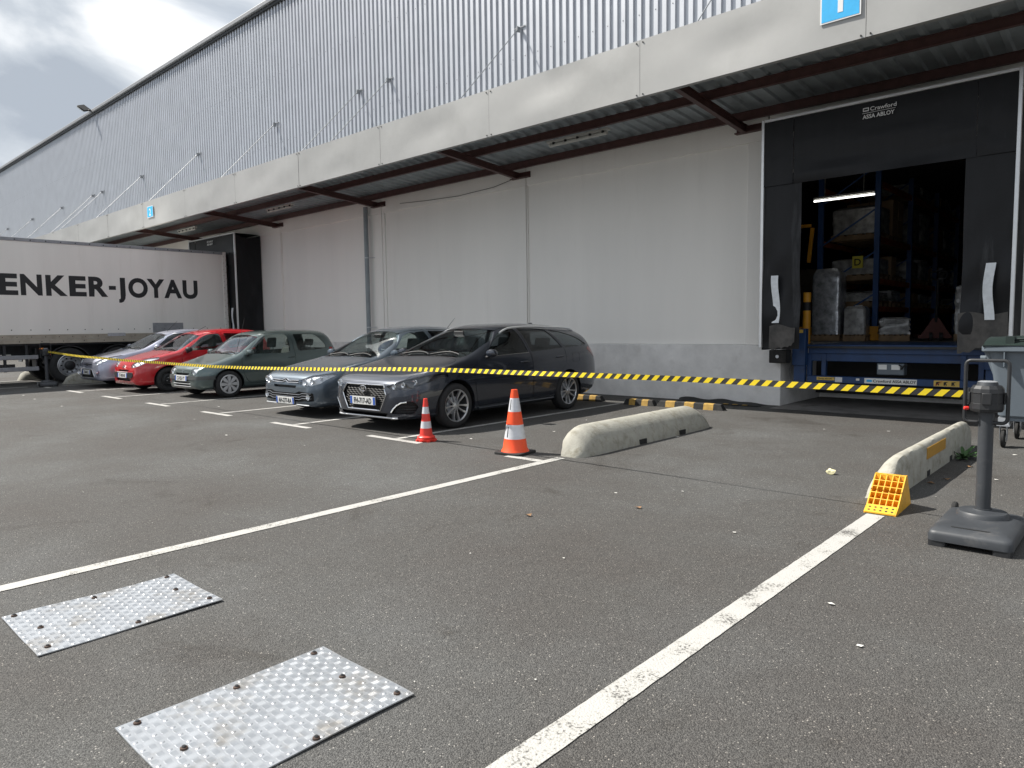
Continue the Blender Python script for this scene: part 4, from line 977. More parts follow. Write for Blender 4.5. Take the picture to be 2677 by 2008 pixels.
b = MB(); b.box(-2.42, -.06, -.06, -.03, 1.14, 3.9); part(b, 'rear_door', 'truck_white', TR)
def rivets(name, z, step, x, y0, y1, r, m='black'):
    b = MB(); y = y0
    while y < y1:
        b.v += []; n = 6; b.add([(x, y+r*math.cos(2*PI*i/n), z+r*math.sin(2*PI*i/n)) for i in range(n)]+[(x+.008, y, z)], [(i, (i+1) % n, n) for i in range(n)]); y += step
    tag(part(b, name, m, TR), kind='stuff')
rivets('rivet_row', 3.915, .36, .0165, ty(4.2), -.1, .018); rivets('rivet_row', 1.50, .44, .002, ty(4.2), -.2, .016); rivets('rivet_row', 1.31, .33, .0135, ty(4.2), -.2, .012); rivets('rivet_row', 1.185, .52, .0055, ty(4.2), -.2, .014)
b = MB(); z = 1.3
while z < 3.9: b.box(.0165, .021, -.05, -.03, z, z+.02); b.box(.0165, .021, -.12, -.10, z+.1, z+.12); z += .2
tag(part(b, 'rivet_row', 'truck_beige', TR), kind='stuff')
b = MB(); b.box(.0, .004, ty(8.69), ty(9.60), 1.385, 1.68); part(b, 'grey_patch', 'truck_trim', TR)
b = MB(); b.box(.013, .016, ty(7.42), ty(7.9), 1.30, 1.395); part(b, 'tape_patch', 'galv', TR)
# lettering, each letter set to its own extent on the side
def letter(ch, y0, y1, z0=2.436, z1=3.005):
    cu = bpy.data.curves.new('letter', 'FONT'); cu.body = ch; cu.size = 1; cu.extrude = .0; cu.offset = .04; cu.resolution_u = 6
    to = bpy.data.objects.new('tmp', cu); COL.objects.link(to); bpy.context.view_layer.update()
    me = bpy.data.meshes.new_from_object(to.evaluated_get(bpy.context.evaluated_depsgraph_get())); bpy.data.objects.remove(to); bpy.data.curves.remove(cu)
    xs = [v.co.x for v in me.vertices]; ys = [v.co.y for v in me.vertices]; ax, bx, ay, by_ = min(xs), max(xs), min(ys), max(ys)
    for v in me.vertices: v.co = (.0035, ty(y0+(v.co.x-ax)/(bx-ax)*(y1-y0)), z0+(v.co.y-ay)/(by_-ay)*(z1-z0))
    me.materials.clear(); me.materials.append(MATS['letter_black']); o = bpy.data.objects.new('letter', me); COL.objects.link(o); o.parent = TR
for ch, y0, y1 in (('S', 2.80, 3.25), ('C', 3.30, 3.80), ('H', 3.90, 4.45), ('E', 4.57, 4.98+.31), ('N', 5.349, 5.853), ('K', 5.938, 6.458), ('E', 6.504, 6.935), ('R', 6.995, 7.495), ('O', 8.053, 8.602), ('Y', 8.58, 9.094), ('A', 9.075, 9.612), ('U', 9.64, 10.109)):
    if ch == 'E' and y0 < 5: y0 = 4.86
    letter(ch, y0, y1, 2.425 if ch in 'OSCU' else 2.436, 3.015 if ch in 'OSC' else 3.005)
b = MB(); b.box(.002, .0035, ty(7.524), ty(7.712), 2.645, 2.758); part(b, 'hyphen', 'letter_black', TR)
b = MB(); pts = [(7.83, 3.005), (7.972, 3.005), (7.972, 2.50), (7.955, 2.39), (7.91, 2.31), (7.85, 2.275), (7.785, 2.272), (7.785, 2.375), (7.82, 2.385), (7.83, 2.43)]
b.prism([(ty(y), z) for y, z in pts], .002, .0035, 'x'); part(b, 'letter', 'letter_black', TR)
# running gear
b = MB(); b.box(-1.85, -1.70, ty(-2), -.3, .72, 1.10); part(b, 'chassis_beam', 'dark_metal', TR)
b = MB(); b.box(-.85, -.70, ty(-2), -.3, .72, 1.10); part(b, 'chassis_beam', 'dark_metal', TR)
b = MB(); b.box(-2.42, -.07, ty(-2.3), -.2, 1.08, 1.15); part(b, 'floor', 'dark_metal', TR)
def trailer_wheel(y, x, sx):
    b = MB(); b.lathe([(.29, -.15*0-.0), (.30, -.02), (.34, .0), (.44, .0), (.485, -.03), (.50, -.07), (.50, -.30), (.47, -.34), (.30, -.34)], 40, (0, 0, 0), 'x')
    w_ = part(b, 'wheel', 'tyre', TR, smooth=True); w_.location = (x, ty(y), .50)
    b = MB(); b.lathe([(.315, .002), (.30, .006), (.285, -.01), (.275, -.09), (.25, -.115), (.20, -.10), (.165, -.06), (.160, -.05), (.10, -.05)], 40, (0, 0, 0), 'x'); part(b, 'rim', 'rim_silver', w_, smooth=True)
    b = MB(); b.lathe([(.135, -.06), (.13, .01), (.09, .03), (.0, .035)], 24, (0, 0, 0), 'x'); part(b, 'hub', 'rim_dark', w_, smooth=True)
    for k in range(10):
        a = 2*PI*k/10; b = MB(); b.tube((-.09, .20*math.cos(a), .20*math.sin(a)), (-.048, .20*math.cos(a), .20*math.sin(a)), .020, 6); part(b, 'wheel_nut', 'rim_dark', w_)
    if sx < 0: w_.scale = (-1, 1, 1)
    b = MB(); rows = []
    for k in range(15):
        a = PI*(.06+.88*k/14); rows.append([(xx, .60*math.cos(a), .60*math.sin(a)) for xx in (-.38, .0)])
    b.grid(rows); f_ = part(b, 'mudguard', 'plastic_black', TR); f_.location = (x, ty(y), .46); f_.modifiers.new('thick', 'SOLIDIFY').thickness = .025
for y in (6.42, 7.73, 9.04):
    trailer_wheel(y, -.04, 1); trailer_wheel(y, -2.46, -1)
    b = MB(); b.tube((-2.3, ty(y), .50), (-.2, ty(y), .50), .07, 10); part(b, 'axle', 'dark_metal', TR)
    b = MB(); b.box(-.9, -.65, ty(y)-.15, ty(y)+.5, .40, .75); part(b, 'suspension', 'dark_metal', TR)
for z0, z1 in ((.705, .82), (.39, .505)):
    b = MB(); b.box(-.05, -.015, ty(1.0), ty(5.66), z0, z1); part(b, 'side_guard', 'truck_trim', TR, bevel=.012)
for y in (1.5, 3.2, 4.9, 5.4): b = MB(); b.box(-.12, -.05, ty(y)-.03, ty(y)+.03, .38, 1.10); part(b, 'guard_post', 'dark_metal', TR)
for z0, z1 in ((.705, .82), (.39, .505)):
    b = MB(); b.box(-2.49, -2.45, ty(1.0), ty(5.66), z0, z1); part(b, 'side_guard', 'truck_trim', TR)
for y in (4.75, 4.95): b = MB(); b.box(-.049, -.010, ty(y)-.03, ty(y)+.08, .83, .85); part(b, 'clip', 'tube_white', TR)
b = MB(); b.box(-2.3, -.3, ty(3.6), ty(4.7), .45, .80); part(b, 'spare_carrier', 'dark_metal', TR, bevel=.05)
b = MB(); b.box(-.045, -.035, ty(5.70), ty(5.80), .97, 1.01); part(b, 'marker_lamp', 'orange_lamp', TR)
b = MB(); b.box(-.42, -.05, ty(5.60), ty(5.63), .45, 1.0); part(b, 'mud_flap', 'plastic_black', TR)
for x in (-2.2, -.4): b = MB(); b.box(x-.07, x+.07, ty(-.5)-.07, ty(-.5)+.07, 0.02, 1.1); b.box(x-.14, x+.14, ty(-.5)-.14, ty(-.5)+.14, 0, .03); part(b, 'landing_leg', 'dark_metal', TR)
b = MB(); b.box(-2.4, -.1, -.30, -.2, .45, .58); part(b, 'rear_bar', 'truck_trim', TR)
# ------------------------------------------------------------------ cars
def car_paint(name, col, rough=.28, metal=.35, dust=.35, coat=1.):
    m = mat(name, col, rough, metal, coat=coat, var=.04, vs=3)
    t = m.node_tree; b = t.nodes['Principled BSDF']
    src = b.inputs['Base Color'].links[0].from_socket
    # dust settled on upward faces, broken up by noise
    ge = t.nodes.new('ShaderNodeNewGeometry'); sp = t.nodes.new('ShaderNodeSeparateXYZ'); t.links.new(ge.outputs['Normal'], sp.inputs[0])
    tc = t.nodes.new('ShaderNodeTexCoord'); n = t.nodes.new('ShaderNodeTexNoise'); n.inputs['Scale'].default_value = 140; n.inputs['Detail'].default_value = 3; t.links.new(tc.outputs['Object'], n.inputs['Vector'])
    mu = t.nodes.new('ShaderNodeMath'); mu.operation = 'MULTIPLY'; t.links.new(sp.outputs[2], mu.inputs[0]); t.links.new(n.outputs[0], mu.inputs[1])
    m2 = t.nodes.new('ShaderNodeMath'); m2.operation = 'MULTIPLY'; m2.use_clamp = True; t.links.new(mu.outputs[0], m2.inputs[0]); m2.inputs[1].default_value = dust
    x = t.nodes.new('ShaderNodeMix'); x.data_type = 'RGBA'; t.links.new(m2.outputs[0], x.inputs[0]); t.links.new(src, x.inputs[6]); x.inputs[7].default_value = (.27, .265, .255, 1)
    t.links.new(x.outputs[2], b.inputs['Base Color'])
    r = t.nodes.new('ShaderNodeMath'); r.operation = 'ADD'; t.links.new(m2.outputs[0], r.inputs[0]); r.inputs[1].default_value = rough; t.links.new(r.outputs[0], b.inputs['Roughness'])
    return m
CURM = ['black', 'interior', 'black']
def mb_mesh(b):
    me = bpy.data.meshes.new('tmpcut'); me.from_pydata(b.v, [], b.f); me.polygons.foreach_set('material_index', [1]*len(b.f))
    for q in CURM: me.materials.append(MATS[q])
    bm = bmesh.new(); bm.from_mesh(me); bmesh.ops.recalc_face_normals(bm, faces=bm.faces); bm.to_mesh(me); bm.free(); return me
def area(me): return sum(p.area for p in me.polygons)
def boolean(ma, mb_, op):
    """exact boolean; a degenerate result is retried with the cutter nudged by a fraction of a millimetre"""
    a0 = area(ma); base = [v.co.copy() for v in mb_.vertices]; rj = random.Random(1)
    for k in range(6):
        if k:
            d = Vector((rj.uniform(-.0009, .0009), rj.uniform(-.0009, .0009), rj.uniform(-.0009, .0009)))
            for v, c in zip(mb_.vertices, base): v.co = c*(1+.0003*k)+d
        oa = bpy.data.objects.new('ba', ma); ob = bpy.data.objects.new('bb', mb_); COL.objects.link(oa); COL.objects.link(ob)
        md = oa.modifiers.new('b', 'BOOLEAN'); md.operation = op; md.object = ob; md.solver = 'EXACT'; md.use_self = k > 2
        bpy.context.view_layer.update()
        me = bpy.data.meshes.new_from_object(oa.evaluated_get(bpy.context.evaluated_depsgraph_get()))
        bpy.data.objects.remove(oa); bpy.data.objects.remove(ob)
        r = area(me)/max(a0, 1e-9)
        if (op == 'DIFFERENCE' and r > .70) or (op == 'INTERSECT' and .0005 < r < .8): return me
    return me
def islands(me):
    """split a mesh into its loose pieces"""
    par = list(range(len(me.vertices)))
    def fd(i):
        while par[i] != i: par[i] = par[par[i]]; i = par[i]
        return i
    for p in me.polygons:
        v = p.vertices; a = fd(v[0])
        for k in v[1:]: par[fd(k)] = a
    gr = {}
    for p in me.polygons: gr.setdefault(fd(p.vertices[0]), []).append(p)
    res = []
    for ps in gr.values():
        ids = sorted({v for p in ps for v in p.vertices}); mp = {v: i for i, v in enumerate(ids)}
        m2 = bpy.data.meshes.new('piece'); m2.from_pydata([me.vertices[i].co.copy() for i in ids], [], [[mp[v] for v in p.vertices] for p in ps]); m2.polygons.foreach_set('material_index', [p.material_index for p in ps])
        for q in me.materials: m2.materials.append(q)
        res.append(m2)
    return res
class Car:
    def __init__(s, P):
        s.P = P; s.root = thing(P['name'], P['label'], 'car', P['loc'], P.get('rz', 0)); s.root.scale = (P.get('sx', 1.), P.get('sy', 1.), P.get('sz', 1.))
        s.surface()
    def section(s, y):
        P = s.P; g = lambda k: lerpk(P[k], y)
        zb, zs, zt, wp, e, lam = g('Zb'), g('Zs'), g('Zt'), g('Wp'), g('e'), g('lam'); ws = P.get('ws', .955)
        pts = []
        for t_ in (0, .05, .14, .26, .40, .54, .68, .82, .92, 1.):
            q = lerpk(P.get('side', [(0,.90),(.05,.945),(.14,.972),(.3,.984),(.54,1.),(.75,.996),(.88,.984),(1,ws)]), t_); pts.append((wp*q, zb+(zs-zb)*t_))
        xs = wp*ws; n = 16
        for k in range(1, n+1):
            th = PI/2*k/n; c = math.cos(th)**(2/e) if k < n else 0.; q = math.sin(th)**(2/e); pts.append((xs*c*(1-lam*q), zs+(zt-zs)*q))
        return pts
    def surface(s):
        P = s.P; L_ = P['L']; ys = [0, .008, .02, .04, .065, .095, .13, .17, .22, .28, .35, .42]
        y = .5
        while y < L_-.52: ys.append(y); y += .075
        ys += [L_-q for q in (.45, .37, .30, .235, .18, .135, .095, .065, .04, .02, .008, 0)]
        rings = []
        for y in ys:
            h = s.section(y); rings.append([(x, y, z) for x, z in h]+[(-x, y, z) for x, z in h[-2::-1]]+[(0, y, h[0][1])])
        def capring(r, f, dy):
            zc = sum(p[2] for p in r)/len(r); return [(p[0]*f, p[1]+dy, zc+(p[2]-zc)*f) for p in r]
        rings = [capring(rings[0], .35, -.016), capring(rings[0], .75, -.012)]+rings+[capring(rings[-1], .75, .01), capring(rings[-1], .35, .014)]
        n = len(rings[0]); V = [p for r in rings for p in r]; F = []
        for i in range(len(rings)-1):
            for j in range(n): F.append((i*n+j, (i+1)*n+j, (i+1)*n+(j+1) % n, i*n+(j+1) % n))
        F.append(tuple(range(n))); k = (len(rings)-1)*n; F.append(tuple(k+j for j in range(n-1, -1, -1)))
        mi = [2 if (j % n) in (n-1, n-2) else 0 for j in range(len(F)-2)]+[0, 0]
        me = bpy.data.meshes.new('outer'); me.from_pydata(V, [], F)
        bm = bmesh.new(); bm.from_mesh(me); bmesh.ops.recalc_face_normals(bm, faces=bm.faces)
        bmesh.ops.triangulate(bm, faces=[f for f in bm.faces if len(f.verts) > 4]); bm.to_mesh(me); bm.free()
        s.V = [v.co.copy() for v in me.vertices]; s.F = [tuple(p.vertices) for p in me.polygons]; s.N = [v.normal.copy() for v in me.vertices]
        s.mi = [2 if all(abs(s.V[i].z-lerpk(P['Zb'], s.V[i].y)) < 1e-4 for i in f) else 0 for f in s.F]
        s.T = []; 
        for f in s.F: s.T += [(f[0], f[i], f[i+1]) for i in range(1, len(f)-1)]
        s.bvh = BVHTree.FromPolygons(s.V, s.T)
    def shell(s, o0, o1, inner=1):
        n = len(s.V); V = [v+nn*o0 for v, nn in zip(s.V, s.N)]+[v+nn*o1 for v, nn in zip(s.V, s.N)]
        F = list(s.F)+[tuple(reversed([n+i for i in f])) for f in s.F]; me = bpy.data.meshes.new('shell'); me.from_pydata(V, [], F)
        me.polygons.foreach_set('material_index', s.mi+[inner]*len(s.F))
        for q in CURM: me.materials.append(MATS[q])
        return me
    def fix_normals(s, me, idx=(0,)):
        nv = {}
        def look(i):
            if i not in nv:
                loc, nn, fi, d = s.bvh.find_nearest(me.vertices[i].co); a, b, c = s.T[fi]
                # barycentric blend of the smooth normals
                A, B, C_ = s.V[a], s.V[b], s.V[c]; v0, v1, v2 = B-A, C_-A, loc-A
                d00, d01, d11, d20, d21 = v0.dot(v0), v0.dot(v1), v1.dot(v1), v2.dot(v0), v2.dot(v1); den = d00*d11-d01*d01
                if abs(den) < 1e-14: nv[i] = nn
                else:
                    v = (d11*d20-d01*d21)/den; w = (d00*d21-d01*d20)/den; r = s.N[a]*(1-v-w)+s.N[b]*v+s.N[c]*w; nv[i] = r.normalized() if r.length > 1e-6 else nn
            return nv[i]
        loops = [None]*len(me.loops)
        for p in me.polygons:
            for li in p.loop_indices:
                vi = me.loops[li].vertex_index
                if p.material_index in idx:
                    q = look(vi); loops[li] = q if q.dot(p.normal) > .35 else (-q if q.dot(p.normal) < -.9 else p.normal.copy())
                else: loops[li] = p.normal.copy()
        me.polygons.foreach_set('use_smooth', [True]*len(me.polygons))
        me.normals_split_custom_set([tuple(x) for x in loops])
    def obj(s, name, me, mats, parent=None):
        me.materials.clear()
        for q in mats: me.materials.append(MATS[q])
        o = bpy.data.objects.new(name, me); COL.objects.link(o); o.parent = parent or s.root; return o
    def fy(s, x, z):          # surface depth seen from the front
        h = s.bvh.ray_cast(Vector((x, -1, z)), Vector((0, 1, 0))); return h[0].y if h[0] else .05
    def sx_(s, y, z):         # half width at a point of the side
        h = s.bvh.ray_cast(Vector((2, y, z)), Vector((-1, 0, 0))); return h[0].x if h[0] else .8
    def tz(s, x, y):
        h = s.bvh.ray_cast(Vector((x, y, 3)), Vector((0, 0, -1))); return h[0].z if h[0] else .8
def mirror(poly): return [(-x, z) for x, z in poly][::-1]
def wheel_part(car, x, y, P, side):
    R = P['tyre_r']; rr = P['rim_r']; w = .19
    key = P['name']+P['rim']
    root = bpy.data.objects.new('wheel', None); COL.objects.link(root); root.parent = car.root; root.location = (x, y, R); root.empty_display_size = .1
    if side < 0: root.rotation_euler = (0, 0, PI)
    if key in WCACHE:
        for o in WCACHE[key]:
            c = o.copy(); COL.objects.link(c); c.parent = root
        return
    made = []
    b = MB(); b.lathe([(rr-.005, -.02), (rr+.008, -.004), (rr+.03, .0), (R-.045, -.002), (R-.016, -.012), (R-.003, -.032), (R, -.055), (R, -w+.05), (R-.012, -w+.02), (R-.05, -w), (rr, -w)], 48, (0, 0, 0), 'x'); made.append(part(b, 'tyre', 'tyre', root, smooth=True))
    kind = P['rim']
    if kind == 'alloy':
        b = MB(); b.lathe([(rr+.006, -.004), (rr-.004, -.006), (rr-.012, -.018), (rr-.02, -.07), (rr-.05, -.10), (.05, -.10)], 48, (0, 0, 0), 'x', m=[0, 0, 1, 1, 1]); made.append(part(b, 'rim', ['rim_silver', 'rim_dark'], root, smooth=True))
        for k in range(10):
            a = 2*PI*k/10+(.085 if k % 2 else -.085); ca, sa = math.cos(a), math.sin(a); b = MB(); rows = []
            for q, r_ in enumerate((.045, .10, .16, rr-.006)):
                hw = (.011, .011, .014, .021)[q]; xx = (-.022, -.026, -.022, -.010)[q]; a2 = a+(.10 if k % 2 == 0 else -.10)*(1-q/3.)*.9
                c2, s2 = math.cos(a2), math.sin(a2)
                rows.append([(xx-.03, r_*c2-hw*s2, r_*s2+hw*c2), (xx, r_*c2-hw*.8*s2, r_*s2+hw*.8*c2), (xx, r_*c2+hw*.8*s2, r_*s2-hw*.8*c2), (xx-.03, r_*c2+hw*s2, r_*s2-hw*c2)])
            b.grid(rows); made.append(part(b, 'spoke', 'rim_silver', root))
        b = MB(); b.lathe([(.060, -.04), (.058, -.022), (.034, -.018), (.030, -.012), (0, -.010)], 20, (0, 0, 0), 'x'); made.append(part(b, 'hub_cap', 'rim_silver', root, smooth=True))
        b = MB(); b.lathe([(.125, -.085), (.05, -.082)], 28, (0, 0, 0), 'x'); made.append(part(b, 'brake_disc', 'galv', root))
    elif kind == 'petal':
        b = MB(); b.lathe([(rr+.008, -.006), (rr-.004, .002), (rr-.02, .0), (rr-.028, -.022), (.05, -.022)], 48, (0, 0, 0), 'x', m=[0, 0, 0, 1]); made.append(part(b, 'rim', ['hubcap', 'rim_dark'], root, smooth=True))
        for k in range(8):
            a = 2*PI*k/8; c2, s2 = math.cos(a), math.sin(a); b = MB(); rows = []
            for r_, hw, xx in ((.03, .012, .004), (.07, .026, .006), (.11, .037, .005), (.14, .040, .003), (rr-.024, .033, .0), (rr-.010, .020, .0)):
                rows.append([(xx-.02, r_*c2-hw*s2, r_*s2+hw*c2), (xx, r_*c2-hw*.7*s2, r_*s2+hw*.7*c2), (xx, r_*c2+hw*.7*s2, r_*s2-hw*.7*c2), (xx-.02, r_*c2+hw*s2, r_*s2-hw*c2)])
            b.grid(rows); made.append(part(b, 'petal', 'hubcap', root, smooth=True))
        b = MB(); b.lathe([(.035, -.01), (.034, .008), (.02, .012), (0, .012)], 16, (0, 0, 0), 'x'); made.append(part(b, 'hub_cap', 'hubcap', root, smooth=True))
    else:
        b = MB(); b.lathe([(rr+.006, -.006), (rr-.006, -.008), (rr-.014, -.03), (rr-.03, -.05), (rr-.05, -.045), (.10, -.03), (.08, -.045), (.04, -.04), (0, -.035)], 40, (0, 0, 0), 'x'); made.append(part(b, 'rim', 'rim_dark', root, smooth=True))
        for k in range(16):
            a = 2*PI*k/16; b = MB(); r_ = rr-.042; n_ = 8; b.v = [(-.0445, r_*math.cos(a)+.011*math.cos(q), r_*math.sin(a)+.011*math.sin(q)) for q in [2*PI*i/n_ for i in range(n_)]]; b.f = [list(range(n_))]; b.m = [0]; made.append(part(b, 'vent_hole', 'black', root))
        for k in range(4):
            a = 2*PI*k/4+.4; b = MB(); b.tube((-.045, .055*math.cos(a), .055*math.sin(a)), (-.028, .055*math.cos(a), .055*math.sin(a)), .009, 6); made.append(part(b, 'wheel_nut', 'galv', root))
    WCACHE[key] = made
WCACHE = {}
def number_plate(car, txt, z, y=None, tilt=0., right_band=True, w=.52):
    P = car.P; yy = (car.fy(0, z) if y is None else y)-.022
    e = bpy.data.objects.new('number_plate', None); COL.objects.link(e); e.parent = car.root; e.location = (0, yy, z); e.rotation_euler = (tilt, 0, 0)
    b = MB(); b.prism(rnd([(-w/2,-.055),(w/2,-.055),(w/2,.055),(-w/2,.055)], .01, 3), 0, .008, 'y'); part(b, 'plate', 'plate_white', e)
    for sx in ((-1, 1) if right_band else (-1,)): b = MB(); xa = sx*(w/2-.024); b.box(xa-.021, xa+.021, -.0015, -.0005, -.052, .052); part(b, 'blue_band', 'plate_blue', e)
    text_mesh(txt, .105, 'characters', 'letter_black', e, .0006, .72, 'CENTER', (0, -.0022, -.037), (PI/2, 0, 0), bold=.002, spacing=1.02)
    b = MB(); b.box(-w/2-.008, w/2+.008, .006, .03, -.064, .064); part(b, 'plate_holder', 'plastic_black', e)
def tube_on_front(car, pts, r, m, name, off=-.004, parent=None, closed=False, n=6):
    b = MB(); b.path([(x, car.fy(x, z)+off, z) for x, z in pts], r, n, closed=closed); return part(b, name, m, parent or car.root, smooth=True)
def dense(poly, k=5, closed=True):
    o = []; n = len(poly)
    for i in range(n if closed else n-1):
        a, b = poly[i], poly[(i+1) % n]
        for q in range(k): t_ = q/k; o.append((a[0]+(b[0]-a[0])*t_, a[1]+(b[1]-a[1])*t_))
    if not closed: o.append(poly[-1])
    return o
def seat(car, x, y, z, hr=.24, col='seat_cloth'):
    e = bpy.data.objects.new('seat', None); COL.objects.link(e); e.parent = car.root; e.location = (x, y, z)
    b = MB(); b.prism(rnd([(-.25,0),(.22,0),(.24,.14),(-.27,.18)], .05, 3), -.23, .23, 'x'); part(b, 'cushion', col, e, bevel=.03)
    b = MB(); b.prism(rnd([(.16,.10),(.28,.10),(.42,.64),(.33,.66)], .04, 3), -.22, .22, 'x'); part(b, 'seat_back', col, e, bevel=.05)
    b = MB(); b.prism(rnd([(.345,.70),(.43,.70),(.455,.70+hr),(.375,.70+hr)], .04, 4), -.125, .125, 'x'); b.tube((-.06, .39, .60), (-.06, .40, .72), .007, 5); b.tube((.06, .39, .60), (.06, .40, .72), .007, 5); part(b, 'headrest', col, e, bevel=.04)
def make_car(P):
    global CURM
    CURM = [P['paint'], 'interior', 'black']
    c = Car(P); L_ = P['L']
    sh = c.shell(0, -.022); gl = c.shell(-.006, -.011, 0); ls = c.shell(.0015, -.004, 0)
    hw = max(w for _, w in P['Wp'])
    # cutters
    ar = MB()
    for ya in (P['axle_f'], P['axle_r']):
        for sx in (-1, 1):
            prof = [(ya+P['arch_r']*math.cos(a), P['tyre_r']+.005+P['arch_r']*math.sin(a)) for a in [2*PI*i/40 for i in range(40)]]
            ar.prism(prof, sx*(hw-.24), sx*(hw+.3), 'x')
    win = MB(); wl = P['windows']
    for poly, r in wl:
        q = rnd(poly, r, 5)
        for sx in (-1, 1): win.prism(q, sx*.40, sx*1.3, 'x')
    scr = MB(); ws_, y0, y1 = P['windscreen']; scr.prism(rnd(ws_, .06, 5), y0, y1, 'y')
    if P.get('rear_window'): rw, y0, y1 = P['rear_window']; scr.prism(rnd(rw, .06, 4), y0, y1, 'y')
    lam_ = MB(); lp = rnd(P['headlight'], .03, 4); lam_.prism(lp, -.3, P.get('lamp_y', .62), 'y'); lam_.prism(mirror(lp), -.3, P.get('lamp_y', .62), 'y')
    ope = MB()
    for poly, r in P['openings']:
        q = rnd(poly, r, 4); ope.prism(q, -.3, .45, 'y')
    pan = MB(); pan2 = []
    for poly, r in P['doors']:
        q = rnd(poly, r, 5)
        for sx in (-1, 1): pan.prism(q, sx*.35, sx*1.3, 'x')
    hb = rnd(P['hood'], P.get('hood_r', .12), 5); hz = P.get('hood_z', .62); hood_c = MB(); hood_c.prism(hb, hz, 1.6, 'z')
    def shrink(poly, d):
        cx = sum(p[0] for p in poly)/len(poly); cy = sum(p[1] for p in poly)/len(poly); o = []
        n = len(poly)
        for i in range(n):
            a = Vector(poly[i-1]); p = Vector(poly[i]); b_ = Vector(poly[(i+1) % n]); t_ = (b_-a)
            if t_.length < 1e-9: o.append(tuple(p)); continue
            nn = Vector((-t_.y, t_.x)).normalized(); 
            if nn.dot(Vector((cx, cy))-p) < 0: nn = -nn
            o.append(tuple(p+nn*d))
        return o
    body = boolean(sh.copy(), mb_mesh(ar), 'DIFFERENCE'); body = boolean(body, mb_mesh(lam_), 'DIFFERENCE')
    if P['openings']: body = boolean(body, mb_mesh(ope), 'DIFFERENCE')
    body = boolean(body, mb_mesh(win), 'DIFFERENCE'); body = boolean(body, mb_mesh(scr), 'DIFFERENCE')
    body = boolean(body, mb_mesh(pan), 'DIFFERENCE'); body = boolean(body, mb_mesh(hood_c), 'DIFFERENCE')
    c.fix_normals(body); c.obj('body', body, CURM)
    # doors
    for poly, r in P['doors']:
        q = shrink(rnd(poly, r, 5), .007); dm = MB()
        for sx in (-1, 1): dm.prism(q, sx*.35, sx*1.3, 'x')
        d = boolean(sh.copy(), mb_mesh(dm), 'INTERSECT'); d = boolean(d, mb_mesh(win), 'DIFFERENCE')
        d = boolean(d, mb_mesh(ar), 'DIFFERENCE')
        for pc in islands(d):
            c.fix_normals(pc); do = c.obj('door', pc, CURM); xs = sum(v.co.x for v in pc.vertices)
            hy, hz_ = P['handles'][P['doors'].index((poly, r))]; sg = 1 if xs > 0 else -1; xx = c.sx_(hy, hz_)
            b = MB(); b.path([(sg*(xx-.01), hy-.085, hz_), (sg*(xx+.022), hy-.07, hz_+.003), (sg*(xx+.03), hy, hz_+.006), (sg*(xx+.022), hy+.07, hz_+.006), (sg*(xx-.01), hy+.085, hz_+.004)], .0125, 8); part(b, 'handle', P.get('handle_mat', P['paint']), do, smooth=True)
    hm = MB(); hm.prism(shrink(hb, .006), hz+.004, 1.6, 'z'); h = boolean(sh.copy(), mb_mesh(hm), 'INTERSECT'); h = boolean(h, mb_mesh(lam_), 'DIFFERENCE'); h = boolean(h, mb_mesh(scr), 'DIFFERENCE')
    c.fix_normals(h); c.obj('bonnet', h, CURM)
    # glazing
    g1 = boolean(gl.copy(), mb_mesh(win), 'INTERSECT')
    for pc in islands(g1):
        c.fix_normals(pc); c.obj('window', pc, [P.get('glass', 'car_glass')]*3)
    g2 = boolean(gl.copy(), mb_mesh(scr), 'INTERSECT')
    for pc in islands(g2):
        c.fix_normals(pc); fr = sum(v.co.y for v in pc.vertices)/len(pc.vertices) < L_*.6; c.obj('windscreen' if fr else 'rear_window', pc, ['windscreen_glass' if fr else P.get('glass', 'car_glass')]*3)
    # lamps: clear lens over a dark bowl with reflectors
    l1 = boolean(ls.copy(), mb_mesh(lam_), 'INTERSECT'); bowl = boolean(c.shell(-.028, -.034, 0), mb_mesh(lam_), 'INTERSECT')
    ps = islands(l1)
    for pc in ps:
        sg = 1 if sum(v.co.x for v in pc.vertices) > 0 else -1; c.fix_normals(pc); lo = c.obj('headlight', pc, ['lens']*3)
        for rx, rz_, rad, mm in P['reflectors']:
            yy = c.fy(rx, rz_); b = MB(); b.lathe([(rad*1.05, .008), (rad, .0), (rad*.9, .006), (rad*.55, .018), (.012, .024), (0, .02)], 18, (0, 0, 0), 'z'); o = part(b, 'reflector', mm, lo, smooth=True); o.rotation_euler = (-PI/2, 0, 0); o.location = (sg*rx, yy+.004, rz_)
    for pc in islands(bowl): pc.polygons.foreach_set('use_smooth', [True]*len(pc.polygons)); c.obj('lamp_bowl', pc, [P.get('bowl', 'lamp_black')]*3)
    # dark backing of the openings
    if P['openings']:
        bk_ = boolean(c.shell(-.045, -.055, 0), mb_mesh(ope), 'INTERSECT')
        for pc in islands(bk_): c.obj('grille_backing', pc, ['black']*3)
    # wheels, wells, underbody
    for ya in (P['axle_f'], P['axle_r']):
        for sx in (-1, 1):
            wheel_part(c, sx*(hw-.012), ya, P, sx)
            b = MB(); rows = []
            for k in range(21):
                a = -.25+(PI+.5)*k/20; rows.append([(sx*xx, ya+(P['arch_r']+.004)*math.cos(a), P['tyre_r']+.005+(P['arch_r']+.004)*math.sin(a)) for xx in (hw-.022, hw-.26)])
            b.grid(rows); part(b, 'wheel_well', 'black', c.root)
    b = MB(); b.box(-hw+.26, hw-.26, .45, L_-.5, P['floor']-.02, P['floor']+.16); part(b, 'underbody', 'black', c.root)
    # cabin
    cy, cz = P['cowl']; zb = lerpk(P['Zs'], cy+.4)
